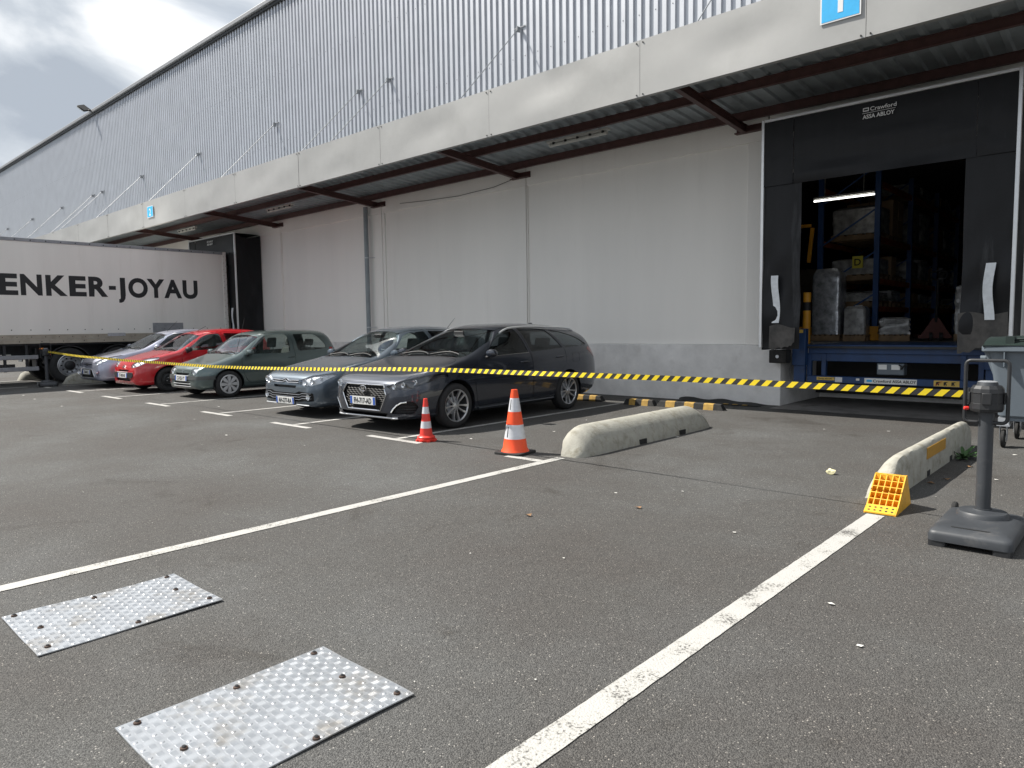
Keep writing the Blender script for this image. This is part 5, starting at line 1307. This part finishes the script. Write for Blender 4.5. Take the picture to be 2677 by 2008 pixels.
    b = MB(); b.prism(rnd([(cy+.02, cz-.14), (cy+.40, cz-.04), (cy+.62, cz-.10), (cy+.66, cz-.35), (cy+.02, cz-.4)], .05, 4), -hw+.16, hw-.16, 'x'); part(b, 'dashboard', 'interior', c.root, smooth=True)
    swy, swz = cy+.78, cz-.10; b = MB(); b.path([(-.36+.18*math.cos(a), swy-.06*math.sin(a), swz+.17*math.sin(a)) for a in [2*PI*i/20 for i in range(20)]], .014, 6, closed=True); b.bar((-.53, swy, swz), (-.19, swy, swz), .03, .03); part(b, 'steering_wheel', 'interior', c.root, smooth=True)
    for x in (-.37, .37): seat(c, x, P['seat_y'], P['floor']+.14, P.get('hr', .2))
    for x in ((-.4, .4) if P.get('rear_hr', True) else ()): seat(c, x, P['seat_y']+.92, P['floor']+.16, .15)
    b = MB(); b.box(-.1, .1, cy+.72, cy+.75, P['header']-.10, P['header']-.03); part(b, 'inner_mirror', 'black', c.root, bevel=.01)
    # outside mirrors
    my, mz = P['mirror']
    for sg in (-1, 1):
        xx = c.sx_(my, mz-.02); e = MB(); rows = []
        for i in range(7):
            u = i/6; ph = PI*u; rows.append([(sg*(xx+.09+.085*math.cos(q)*math.sin(ph)**.6*1.0), my+.02-.075*math.cos(ph), mz+.035+.062*math.sin(q)*math.sin(ph)**.6) for q in [2*PI*k/14 for k in range(14)]])
        e.grid(rows, closed=True); mo = part(e, 'door_mirror', P.get('mirror_mat', P['paint']), c.root, smooth=True)
        e = MB(); e.path([(sg*(xx-.03), my+.02, mz-.035), (sg*(xx+.05), my+.015, mz-.015), (sg*(xx+.09), my+.015, mz+.01)], [.03, .024, .02], 8); part(e, 'mirror_arm', 'plastic_black', mo, smooth=True)
    # wipers
    for (xa, xb) in P.get('wipers', ((.05, .62), (-.55, .02))):
        b = MB(); pts = []
        for k in range(7):
            x = xa+(xb-xa)*k/6; z = cz+.035+.035*math.sin(PI*k/6); pts.append((x, c.fy(x, z)-.012, z))
        b.path(pts, .009, 5); part(b, 'wiper', 'black', c.root)
    # tail lamps
    if P.get('tail'):
        tp = rnd(P['tail'], .02, 3); tm = MB()
        for sx in (-1, 1): tm.prism(tp, sx*.55, sx*1.2, 'x')
        tl = boolean(c.shell(.003, -.004, 0), mb_mesh(tm), 'INTERSECT')
        for pc in islands(tl): c.fix_normals(pc); c.obj('tail_lamp', pc, ['tail_red']*3)
    return c
EKEY = [(0,4.2),(.5,4.2),(1.0,4.8),(1.5,5.0),(2.1,4.4),(3.0,3.8),(3.43,3.4),(4.6,3.2)]
# ---- dark grey estate car
car_paint('paint_estate', (.040, .047, .064), .26, .65, dust=.14)
P1 = dict(name='estate_car', label='dark grey estate car with chrome grille parked beside the red cone', loc=(-8.07, 5.84, 0), rz=math.radians(2.9), sx=1.03, sy=1.03, sz=1.0, paint='paint_estate', L=4.585,
    axle_f=.865, axle_r=3.515, tyre_r=.318, rim_r=.222, arch_r=.362, rim='alloy', floor=.20,
    Zt=[(0,.60),(.02,.655),(.05,.69),(.10,.722),(.2,.77),(.5,.855),(.85,.93),(1.02,.965),(1.12,.99),(2.02,1.375),(2.18,1.425),(2.4,1.455),(2.8,1.468),(3.4,1.455),(3.9,1.415),(4.18,1.37),(4.24,1.335),(4.36,1.15),(4.46,.98),(4.53,.80),(4.585,.60)],
    Zb=[(0,.24),(.03,.205),(.10,.185),(.5,.19),(1.2,.19),(3.2,.19),(4.1,.23),(4.4,.28),(4.585,.36)],
    Zs=[(0,.50),(.02,.56),(.05,.60),(.10,.64),(.2,.69),(.5,.79),(.9,.875),(1.2,.93),(2,.955),(3,.995),(3.9,1.035),(4.2,1.03),(4.4,.93),(4.53,.74),(4.585,.52)],
    Wp=[(0,.52),(.02,.58),(.06,.66),(.12,.73),(.22,.80),(.4,.86),(.7,.892),(1.2,.897),(3.6,.897),(4.0,.88),(4.3,.83),(4.46,.78),(4.585,.70)],
    e=EKEY, lam=[(0,.02),(1.0,.05),(1.4,.14),(2.1,.27),(3.5,.25),(4.2,.18),(4.585,.05)],
    windows=[([(1.50,.975),(1.56,1.02),(2.04,1.305),(2.20,1.355),(2.44,1.375),(2.50,1.005)], .03), ([(2.57,1.01),(2.52,1.378),(2.95,1.375),(3.20,1.36),(3.40,1.045)], [.02,.03,.03,.05,.03]), ([(3.47,1.05),(3.29,1.35),(3.60,1.31),(3.90,1.225),(4.12,1.10),(4.10,1.075)], [.03,.04,.1,.1,.03,.02])],
    windscreen=([(-.76,.975),(0,.99),(.76,.975),(.60,1.35),(.2,1.385),(-.2,1.385),(-.60,1.35)], .9, 2.6), rear_window=([(-.58,1.06),(.58,1.06),(.50,1.30),(-.50,1.30)], 3.9, 4.8),
    headlight=[(.42,.635),(.50,.59),(.70,.585),(.80,.63),(.87,.71),(.905,.765),(.86,.78),(.62,.705)], lamp_y=.70, reflectors=[(.55,.625,.032,'head_reflector'),(.66,.65,.034,'head_reflector'),(.76,.68,.038,'head_reflector')],
    openings=[([(-.385,.645),(.385,.645),(.445,.52),(.33,.30),(-.33,.30),(-.445,.52)], .03), ([(.50,.27),(.56,.34),(.66,.43),(.77,.435),(.80,.36),(.76,.265)], .03), ([(-.50,.27),(-.56,.34),(-.66,.43),(-.77,.435),(-.80,.36),(-.76,.265)], .03), ([(-.50,.272),(.47,.272),(.42,.222),(-.45,.222)], .012)],
    doors=[([(1.30,.27),(1.22,.62),(1.30,.925),(1.50,1.0),(2.05,1.345),(2.22,1.393),(2.475,1.405),(2.535,1.0),(2.56,.27)], [.06,.1,.06,.05,.05,.05,.03,.03,.05]), ([(2.572,.27),(2.548,1.0),(2.487,1.405),(2.95,1.41),(3.22,1.395),(3.44,1.03),(3.45,.80),(3.18,.55),(3.10,.27)], [.05,.03,.03,.05,.05,.05,.1,.12,.08])], handles=[(2.35,.86), (3.27,.90)],
    hood=[(-.60,-.05),(.60,-.05),(.80,.55),(.79,1.00),(.45,1.09),(-.45,1.09),(-.79,1.00),(-.80,.55)], hood_z=.675, cowl=(1.12,.98), header=1.38, seat_y=2.12, mirror=(1.52,.99), tail=[(4.12,1.0),(4.16,1.05),(4.40,.98),(4.50,.86),(4.42,.84)], glass='car_glass_dark', handle_mat='paint_estate')
c1 = make_car(P1)
gp = dense([(-.385,.645),(.385,.645),(.445,.52),(.33,.30),(-.33,.30),(-.445,.52)], 6); tube_on_front(c1, gp, .011, 'chrome', 'grille_frame', -.002, closed=True)
for k in range(12):
    z = .315+k*.0268; hw_ = .33+(.445-.33)*(z-.30)/.22 if z < .52 else .445-.06*(z-.52)/.125; b = MB()
    pts = []; n = 22
    for i in range(n+1): x = -hw_+.02+(2*hw_-.04)*i/n; pts.append((x, c1.fy(x, z)+.018, z+.006*(1 if (i+k) % 2 else -1)))
    b.path(pts, .0055, 4); part(b, 'grille_bar', 'black', c1.root)
number_plate(c1, 'FH-717-AD', .425, tilt=.03)
e = MB(); yy = c1.fy(0, .59)-.02
e.path([(.062*math.cos(a), yy, .59+.040*math.sin(a)) for a in [2*PI*i/24 for i in range(24)]], .0065, 6, closed=True); e.bar((-.030, yy, .565), (-.012, yy, .617), .012, .012); e.bar((.012, yy, .563), (.030, yy, .615), .012, .012); e.bar((-.02, yy, .587), (.02, yy, .593), .012, .014); part(e, 'emblem', 'chrome', c1.root, smooth=True)
for sg in (-1, 1):
    b = MB(); b.path([(sg*x, c1.fy(sg*x, z)+.006, z) for x, z in ((.515,.285),(.55,.335),(.60,.385),(.655,.418),(.71,.425))], .011, 6); part(b, 'daytime_lamp', 'head_reflector', c1.root, smooth=True)
    for k in range(4): z = .29+.035*k; b = MB(); b.path([(sg*x, c1.fy(sg*x, z)+.022, z) for x in (.58+.02*k, .66, .72, .77)], .006, 4); part(b, 'intake_slat', 'plastic_black', c1.root)
    # roof rails
    b = MB(); pts = []
    for k in range(22):
        u = k/21; y = 2.10+1.98*u; x = .60-.02*u; lift = .035*min(1, math.sin(PI*u)*4); pts.append((sg*x, y, c1.tz(x, y)+lift))
    b.path(pts, [.013]+[.016]*20+[.010], 8); part(b, 'roof_rail', 'alu', c1.root, smooth=True)
    # sill trim, fuel flap outline on the near side
    b = MB(); b.path([(sg*(c1.sx_(y, .235)+.0), y, .235) for y in [1.32+.09*k for k in range(21)]], .016, 6); part(b, 'sill_trim', 'paint_estate', c1.root, smooth=True)
lip = [(x, .205) for x in [-.60+.06*k for k in range(21)]]; tube_on_front(c1, lip, .014, 'alu', 'front_lip', -.004)
b = MB(); q = rnd([(3.62,.80),(3.82,.80),(3.83,.96),(3.63,.96)], .04, 4); b.path([(c1.sx_(y, z)+.0005, y, z) for y, z in dense(q, 1)], .0028, 4, closed=True); part(b, 'fuel_flap', 'black', c1.root)
b = MB(); b.path([(c1.sx_(y, z)+.003, y, z) for y, z in ((1.56,.972),(1.9,.982),(2.2,.992),(2.5,1.0))], .004, 4); part(b, 'mirror_trim', 'chrome', c1.root)
b = MB(); b.prism([(3.55,1.44),(3.60,1.472),(3.66,1.472),(3.68,1.44)], -.012, .012, 'x'); part(b, 'antenna_fin', 'paint_estate', c1.root)

# ---- blue grey hatchback
car_paint('paint_hatch', (.105, .135, .168), .30, .65, dust=.12)
P2 = dict(name='hatchback_car', label='blue grey hatchback with arched roof parked beside the dark estate car', loc=(-10.52, 6.06, 0), rz=math.radians(1.0), sx=1.02, sy=1.02, sz=1.0, paint='paint_hatch', L=4.275,
    axle_f=.90, axle_r=3.51, tyre_r=.312, rim_r=.21, arch_r=.35, rim='alloy', floor=.18,
    Zt=[(0,.54),(.02,.61),(.05,.65),(.10,.68),(.2,.72),(.45,.78),(.8,.85),(1.05,.895),(1.15,.92),(1.95,1.34),(2.15,1.40),(2.4,1.435),(2.75,1.45),(3.2,1.43),(3.7,1.35),(4.0,1.25),(4.08,1.15),(4.16,.95),(4.275,.55)],
    Zb=[(0,.22),(.03,.19),(.1,.175),(.5,.18),(3.2,.18),(4.0,.22),(4.275,.36)],
    Zs=[(0,.45),(.02,.52),(.05,.56),(.1,.60),(.2,.645),(.45,.72),(.8,.80),(1.15,.86),(1.6,.91),(2.5,.96),(3.5,1.01),(3.9,1.02),(4.1,.9),(4.275,.48)],
    Wp=[(0,.60),(.02,.65),(.06,.71),(.12,.765),(.22,.815),(.4,.855),(.7,.88),(1.2,.885),(3.3,.885),(3.8,.86),(4.1,.79),(4.275,.68)],
    e=EKEY, lam=[(0,.02),(1.,.06),(1.4,.16),(2.1,.28),(3.5,.26),(4.1,.14),(4.275,.05)],
    windows=[([(1.52,.94),(1.95,1.27),(2.12,1.325),(2.46,1.35),(2.50,.97)], .03), ([(2.57,.975),(2.53,1.352),(2.95,1.345),(3.3,1.27),(3.55,1.10),(3.52,1.03)], [.02,.03,.06,.08,.04,.03])],
    windscreen=([(-.73,.915),(0,.93),(.73,.915),(.595,1.31),(.2,1.355),(-.2,1.355),(-.595,1.31)], .85, 2.5), rear_window=([(-.55,1.05),(.55,1.05),(.46,1.22),(-.46,1.22)], 3.75, 4.5),
    headlight=[(.40,.60),(.44,.515),(.66,.51),(.77,.55),(.835,.67),(.81,.705),(.60,.675)], lamp_y=.60, reflectors=[(.53,.575,.042,'head_reflector'),(.66,.595,.046,'head_reflector'),(.75,.63,.025,'head_reflector')], bowl='lamp_bowl',
    openings=[([(-.36,.588),(-.10,.588),(0,.615),(.10,.588),(.36,.588),(.36,.556),(.10,.556),(0,.58),(-.10,.556),(-.36,.556)], .006), ([(-.33,.515),(.33,.515),(.31,.475),(-.31,.475)], .012), ([(-.60,.41),(-.40,.425),(-.30,.395),(.30,.395),(.40,.425),(.60,.41),(.70,.40),(.70,.275),(.55,.27),(.35,.255),(-.35,.255),(-.55,.27),(-.70,.275),(-.70,.40)], .02)],
    doors=[([(1.28,.27),(1.20,.60),(1.28,.875),(1.56,1.0),(1.94,1.31),(2.12,1.36),(2.49,1.382),(2.54,.97),(2.55,.27)], [.06,.1,.06,.05,.05,.05,.03,.03,.05]), ([(2.562,.27),(2.552,.97),(2.502,1.382),(2.95,1.375),(3.32,1.30),(3.58,1.10),(3.42,.80),(3.16,.55),(3.08,.27)], [.05,.03,.03,.05,.05,.05,.1,.12,.08])], handles=[(2.34,.82), (3.22,.85)],
    hood=[(-.52,-.05),(.52,-.05),(.78,.5),(.76,1.05),(.45,1.16),(-.45,1.16),(-.76,1.05),(-.78,.5)], hood_z=.60, cowl=(1.15,.915), header=1.34, seat_y=1.98, mirror=(1.50,.95), tail=[(3.95,.95),(4.0,1.0),(4.18,.90),(4.14,.75)], glass='car_glass', handle_mat='paint_hatch')
c2 = make_car(P2)
for s_ in (0, 1):
    tube_on_front(c2, [(x, z-.035*s_) for x, z in ((-.38,.598),(-.20,.596),(-.085,.592),(0,.625),(.085,.592),(.20,.596),(.38,.598))], .009, 'chrome', 'chevron_bar', -.006)
for k in range(3):
    z = .290+.040*k; tube_on_front(c2, [(x, z+(.022 if abs(x) > .40 else 0)) for x in [-.66+.066*i for i in range(21)]], .0045, 'slat_chrome', 'intake_slat', .008)
tube_on_front(c2, [(x, .205) for x in [-.62+.062*i for i in range(21)]], .013, 'alu', 'front_lip', -.003)
for sg in (-1, 1):
    yy = c2.fy(sg*.60, .335); b = MB(); b.lathe([(.05, 0), (.045, .008), (.03, .03), (0, .03)], 18); o = part(b, 'fog_lamp', ['head_reflector'], c2.root, smooth=True); o.rotation_euler = (-PI/2, 0, 0); o.location = (sg*.60, yy+.012, .335)
number_plate(c2, 'AH-277-RA', .265, y=.0, tilt=.05)
b = MB(); b.path([(.0, 3.55, 1.37), (.0, 3.80, 1.60)], [.006, .003], 5); part(b, 'antenna', 'black', c2.root)

# ---- green grey one-box car
car_paint('paint_green', (.12, .16, .158), .28, .65, dust=.10)
P3 = dict(name='small_car', label='small green grey three door car with silver wheel trims', loc=(-15.26, 6.40, 0), rz=math.radians(1.0), sx=1.03, sy=1.03, sz=1.0, paint='paint_green', L=3.43,
    axle_f=.60, axle_r=2.945, tyre_r=.285, rim_r=.195, arch_r=.322, rim='petal', floor=.18,
    Zt=[(0,.52),(.02,.59),(.05,.63),(.10,.665),(.2,.71),(.45,.78),(.70,.865),(.80,.90),(1.36,1.30),(1.50,1.36),(1.75,1.40),(2.2,1.42),(2.7,1.415),(3.0,1.395),(3.10,1.36),(3.20,1.18),(3.30,.95),(3.43,.50)],
    Zb=[(0,.24),(.03,.21),(.1,.19),(.5,.19),(2.6,.19),(3.2,.22),(3.43,.34)],
    Zs=[(0,.44),(.02,.50),(.05,.54),(.1,.58),(.2,.63),(.45,.71),(.8,.79),(1.1,.84),(1.6,.87),(2.6,.905),(3.0,.92),(3.2,.85),(3.43,.45)],
    Wp=[(0,.58),(.02,.62),(.06,.67),(.12,.71),(.22,.75),(.4,.785),(.6,.805),(1.0,.815),(2.7,.815),(3.1,.79),(3.3,.74),(3.43,.66)],
    e=EKEY, lam=[(0,.02),(.7,.05),(1.1,.12),(1.6,.20),(2.8,.18),(3.2,.10),(3.43,.05)],
    windows=[([(1.02,.90),(1.42,1.235),(1.56,1.30),(1.98,1.325),(2.05,1.29),(2.04,.915),(1.90,.90)], .05), ([(2.24,.93),(2.20,1.31),(2.66,1.315),(2.78,1.29),(2.96,1.06),(2.96,.98),(2.88,.955)], .05)],
    windscreen=([(-.685,.89),(0,.905),(.685,.89),(.585,1.265),(.2,1.31),(-.2,1.31),(-.585,1.265)], .55, 1.8), rear_window=([(-.56,.97),(.56,.97),(.50,1.30),(-.50,1.30)], 2.9, 3.6),
    headlight=[(.37,.635),(.38,.53),(.44,.485),(.54,.49),(.60,.545),(.60,.64)], lamp_y=.45, reflectors=[(.475,.55,.045,'head_reflector')], bowl='lamp_bowl',
    openings=[([(-.30,.532),(.30,.532),(.30,.505),(.22,.485),(-.22,.485),(-.30,.505)], .012), ([(-.34,.345),(.34,.345),(.34,.318),(-.34,.318)], .01), ([(-.34,.298),(.34,.298),(.30,.262),(-.30,.262)], .012)],
    doors=[([(1.0,.33),(.90,.52),(.88,.80),(.98,.905),(1.40,1.265),(1.55,1.34),(2.02,1.365),(2.12,1.32),(2.15,.70),(2.06,.28),(1.10,.27)], [.08,.1,.06,.05,.05,.05,.05,.05,.15,.1,.06])], handles=[(2.05,.80)],
    hood=[(-.46,-.05),(.46,-.05),(.70,.4),(.70,.74),(.45,.80),(-.45,.80),(-.70,.74),(-.70,.4)], hood_z=.585, cowl=(.80,.895), header=1.30, seat_y=1.42, mirror=(1.02,.90), tail=[(3.05,.85),(3.05,1.0),(3.14,1.0),(3.2,.85)], glass='car_glass', mirror_mat='paint_green', wipers=((.05,.55),(-.5,.0)), hr=.22)
c3 = make_car(P3)
mat('bumper_grey', (.075, .08, .08), .5, var=.1)
band = MB()
for poly in ([(-.80,.475),(.80,.475),(.80,.395),(-.80,.395)],): band.prism(poly, -.3, .32, 'y')
CURM = ['bumper_grey']*3; bb = boolean(c3.shell(.012, -.02, 0), mb_mesh(band), 'INTERSECT'); c3.fix_normals(bb); c3.obj('bumper_band', bb, ['bumper_grey']*3)
tube_on_front(c3, [(x, .478-.0*abs(x)) for x in [-.33+.033*i for i in range(21)]], .009, 'alu', 'grille_lip', -.014)
for z in (.308, .255): tube_on_front(c3, [(x, z) for x in [-.38+.038*i for i in range(21)]], .008, 'alu', 'intake_lip', -.004)
number_plate(c3, 'CS-925-YY', .425, tilt=-.05)
yy = c3.fy(0, .575)-.006; b = MB(); b.path([(x, yy, .57+z) for x, z in ((0,.042),(.024,0),(0,-.042),(-.024,0))], .006, 5, closed=True); part(b, 'emblem', 'chrome', c3.root)
b = MB(); b.path([(-.60, .86, .90), (-.55, 1.05, 1.42), (-.54, 1.12, 1.68)], [.005, .004, .003], 5); part(b, 'antenna', 'black', c3.root)
for o in [o for o in ALLCH(c3.root) if o.name.startswith('antenna')]: o.scale = (-1, 1, 1)

# ---- red city car
car_paint('paint_red', (.50, .012, .020), .22, .1, dust=.05)
P4 = dict(name='city_car', label='bright red small city car with black bumper insert', loc=(-17.90, 6.16, 0), rz=math.radians(1.0), sx=1.03, sy=1.03, sz=1.0, paint='paint_red', L=3.435,
    axle_f=.68, axle_r=3.02, tyre_r=.287, rim_r=.185, arch_r=.33, rim='steel', floor=.18,
    Zt=[(0,.54),(.02,.61),(.05,.66),(.10,.71),(.2,.77),(.45,.84),(.70,.905),(.86,.94),(1.50,1.335),(1.65,1.39),(1.9,1.44),(2.3,1.465),(2.8,1.445),(3.08,1.40),(3.14,1.35),(3.25,1.10),(3.35,.85),(3.435,.50)],
    Zb=[(0,.24),(.03,.20),(.1,.18),(.5,.18),(2.6,.18),(3.2,.22),(3.435,.34)],
    Zs=[(0,.45),(.02,.52),(.05,.57),(.1,.615),(.2,.675),(.45,.765),(.86,.87),(1.2,.905),(1.8,.94),(2.6,1.0),(3.0,1.02),(3.2,.92),(3.435,.45)],
    Wp=[(0,.56),(.02,.61),(.06,.665),(.12,.71),(.22,.755),(.4,.79),(.65,.81),(1.0,.815),(2.7,.815),(3.1,.79),(3.3,.73),(3.435,.64)],
    e=EKEY, lam=[(0,.02),(.7,.06),(1.1,.14),(1.7,.24),(2.8,.22),(3.2,.10),(3.435,.05)],
    windows=[([(1.10,.945),(1.52,1.25),(1.70,1.325),(1.98,1.35),(2.04,.97)], .05), ([(2.13,.98),(2.08,1.352),(2.5,1.34),(2.72,1.26),(2.78,1.12),(2.72,1.03)], .06)],
    windscreen=([(-.675,.935),(0,.95),(.675,.935),(.565,1.30),(.2,1.345),(-.2,1.345),(-.565,1.30)], .6, 2.0), rear_window=([(-.52,1.05),(.52,1.05),(.46,1.30),(-.46,1.30)], 2.9, 3.6),
    headlight=[(.36,.655),(.40,.58),(.56,.585),(.69,.645),(.765,.775),(.74,.825),(.60,.80),(.44,.73)], lamp_y=.62, reflectors=[(.48,.64,.038,'head_reflector'),(.60,.69,.042,'head_reflector')], bowl='lamp_bowl',
    openings=[([(-.32,.535),(.32,.535),(.27,.495),(-.27,.495)], .012), ([(-.33,.34),(.33,.34),(.42,.30),(.38,.275),(-.38,.275),(-.42,.30)], .012)],
    doors=[([(1.06,.30),(.98,.55),(.97,.86),(1.06,.95),(1.50,1.28),(1.68,1.36),(2.03,1.39),(2.08,.97),(2.10,.27),(1.15,.26)], [.08,.1,.06,.05,.05,.05,.04,.04,.05,.06]), ([(2.112,.27),(2.092,.97),(2.043,1.39),(2.5,1.378),(2.76,1.29),(2.84,1.12),(2.72,.80),(2.60,.55),(2.56,.27)], [.05,.03,.03,.05,.05,.05,.1,.12,.08])], handles=[(1.93,.84), (2.62,.90)],
    hood=[(-.42,-.05),(.42,-.05),(.68,.42),(.70,.80),(.45,.87),(-.45,.87),(-.70,.80),(-.68,.42)], hood_z=.64, cowl=(.86,.93), header=1.335, seat_y=1.52, mirror=(1.10,.94), tail=[(3.05,.9),(3.05,1.1),(3.14,1.1),(3.22,.9)], glass='car_glass', mirror_mat='plastic_black', handle_mat='plastic_black', wipers=((-.05,.55),(-.5,-.1)))
c4 = make_car(P4)
band = MB(); band.prism(rnd([(-.50,.475),(.50,.475),(.53,.42),(.47,.345),(-.47,.345),(-.53,.42)], .04, 4), -.3, .32, 'y'); CURM = ['plastic_black']*3
bb = boolean(c4.shell(.014, -.02, 0), mb_mesh(band), 'INTERSECT'); c4.fix_normals(bb); c4.obj('bumper_insert', bb, ['plastic_black']*3)
tube_on_front(c4, [(x, .481) for x in [-.30+.03*i for i in range(21)]], .010, 'alu', 'grille_lip', -.012)
number_plate(c4, 'ET-093-RE', .405, tilt=-.05)
for s_ in (0, 1): tube_on_front(c4, [(-.06,.60-.035*s_),(0,.64-.035*s_),(.06,.60-.035*s_)], .008, 'chrome', 'emblem', -.008)
b = MB(); b.path([(0, 1.75, 1.425), (0, 1.95, 1.53)], [.007, .004], 5); part(b, 'antenna', 'black', c4.root)
for o in [o for o in ALLCH(c4.root) if o.name.startswith('antenna')]: pass

# ---- silver blue hatchback at the trailer
car_paint('paint_silver', (.40, .42, .52), .32, .7, dust=.12)
P5 = dict(name='compact_car', label='silver lilac compact car parked next to the white trailer', loc=(-20.42, 6.17, 0), rz=math.radians(1.0), sx=1.02, sy=1.02, sz=1.0, paint='paint_silver', L=3.95,
    axle_f=.80, axle_r=3.29, tyre_r=.30, rim_r=.20, arch_r=.34, rim='alloy', floor=.18,
    Zt=[(0,.56),(.02,.62),(.05,.67),(.10,.715),(.2,.77),(.45,.83),(.8,.905),(.98,.945),(1.75,1.345),(1.95,1.41),(2.2,1.455),(2.55,1.475),(3.0,1.455),(3.45,1.40),(3.58,1.34),(3.70,1.12),(3.82,.88),(3.95,.52)],
    Zb=[(0,.24),(.03,.20),(.1,.18),(.5,.18),(2.9,.18),(3.6,.22),(3.95,.36)],
    Zs=[(0,.47),(.02,.53),(.05,.58),(.1,.625),(.2,.685),(.45,.77),(.98,.89),(1.5,.94),(2.5,1.0),(3.3,1.06),(3.6,1.02),(3.8,.85),(3.95,.48)],
    Wp=[(0,.58),(.02,.63),(.06,.69),(.12,.74),(.22,.79),(.4,.83),(.7,.858),(1.1,.86),(3.1,.86),(3.5,.83),(3.75,.76),(3.95,.66)],
    e=EKEY, lam=[(0,.02),(.9,.06),(1.4,.16),(1.9,.26),(3.2,.24),(3.7,.12),(3.95,.05)],
    windows=[([(1.35,.975),(1.76,1.27),(1.95,1.345),(2.28,1.375),(2.32,1.01)], .04), ([(2.40,1.015),(2.36,1.378),(2.8,1.365),(3.1,1.29),(3.22,1.15),(3.15,1.08)], .05)],
    windscreen=([(-.71,.94),(0,.955),(.71,.94),(.585,1.315),(.2,1.36),(-.2,1.36),(-.585,1.315)], .7, 2.3), rear_window=([(-.52,1.1),(.52,1.1),(.46,1.32),(-.46,1.32)], 3.3, 4.2),
    headlight=[(.40,.635),(.50,.595),(.68,.62),(.785,.735),(.81,.82),(.76,.82),(.60,.735)], lamp_y=.68, reflectors=[(.55,.635,.034,'head_reflector'),(.66,.68,.038,'head_reflector')], bowl='lamp_bowl',
    openings=[([(-.33,.475),(.33,.475),(.47,.29),(.40,.255),(-.40,.255),(-.47,.29)], .03), ([(-.30,.60),(.30,.60),(.28,.58),(-.28,.58)], .008)],
    doors=[([(1.22,.28),(1.14,.58),(1.18,.88),(1.38,1.01),(1.75,1.31),(1.95,1.38),(2.32,1.41),(2.37,1.0),(2.38,.27)], [.06,.1,.06,.05,.05,.05,.03,.03,.05]), ([(2.392,.27),(2.382,1.0),(2.332,1.41),(2.8,1.40),(3.14,1.32),(3.28,1.15),(3.14,.80),(2.96,.55),(2.88,.27)], [.05,.03,.03,.05,.05,.05,.1,.12,.08])], handles=[(2.2,.86), (3.0,.92)],
    hood=[(-.46,-.05),(.46,-.05),(.74,.45),(.74,.90),(.45,.99),(-.45,.99),(-.74,.90),(-.74,.45)], hood_z=.625, cowl=(.98,.935), header=1.345, seat_y=1.75, mirror=(1.36,.98), tail=[(3.5,.95),(3.5,1.1),(3.62,1.1),(3.72,.95)], glass='car_glass_dark')
c5 = make_car(P5)
number_plate(c5, 'EF-088-QL', .40, tilt=-.02)
tube_on_front(c5, dense([(-.33,.475),(.33,.475),(.47,.29),(.40,.255),(-.40,.255),(-.47,.29)], 5), .007, 'alu', 'grille_frame', -.002, closed=True)
for sg in (-1, 1):
    b = MB(); yy = c5.fy(sg*.60, .385); b.lathe([(.075, 0), (.06, .006), (.045, .004), (.04, .02), (0, .03)], 20); o = part(b, 'fog_lamp', 'chrome', c5.root, smooth=True); o.rotation_euler = (-PI/2, 0, sg*-.4); o.location = (sg*.60, yy-.006, .385)
b = MB(); yy = c5.fy(0, .56)-.008; b.path([(.06*math.cos(a), yy, .59+.026*math.sin(a)) for a in [2*PI*i/16 for i in range(16)]], .006, 5, closed=True); b.prism([(.05*math.cos(a), .59+.02*math.sin(a)) for a in [2*PI*i/16 for i in range(16)]], yy-.003, yy+.003, 'y'); part(b, 'emblem', 'black_gloss', c5.root)
b = MB(); b.path([(.0, 2.0, 1.41), (.0, 2.3, 1.70)], [.006, .003], 5); part(b, 'antenna', 'black', c5.root)
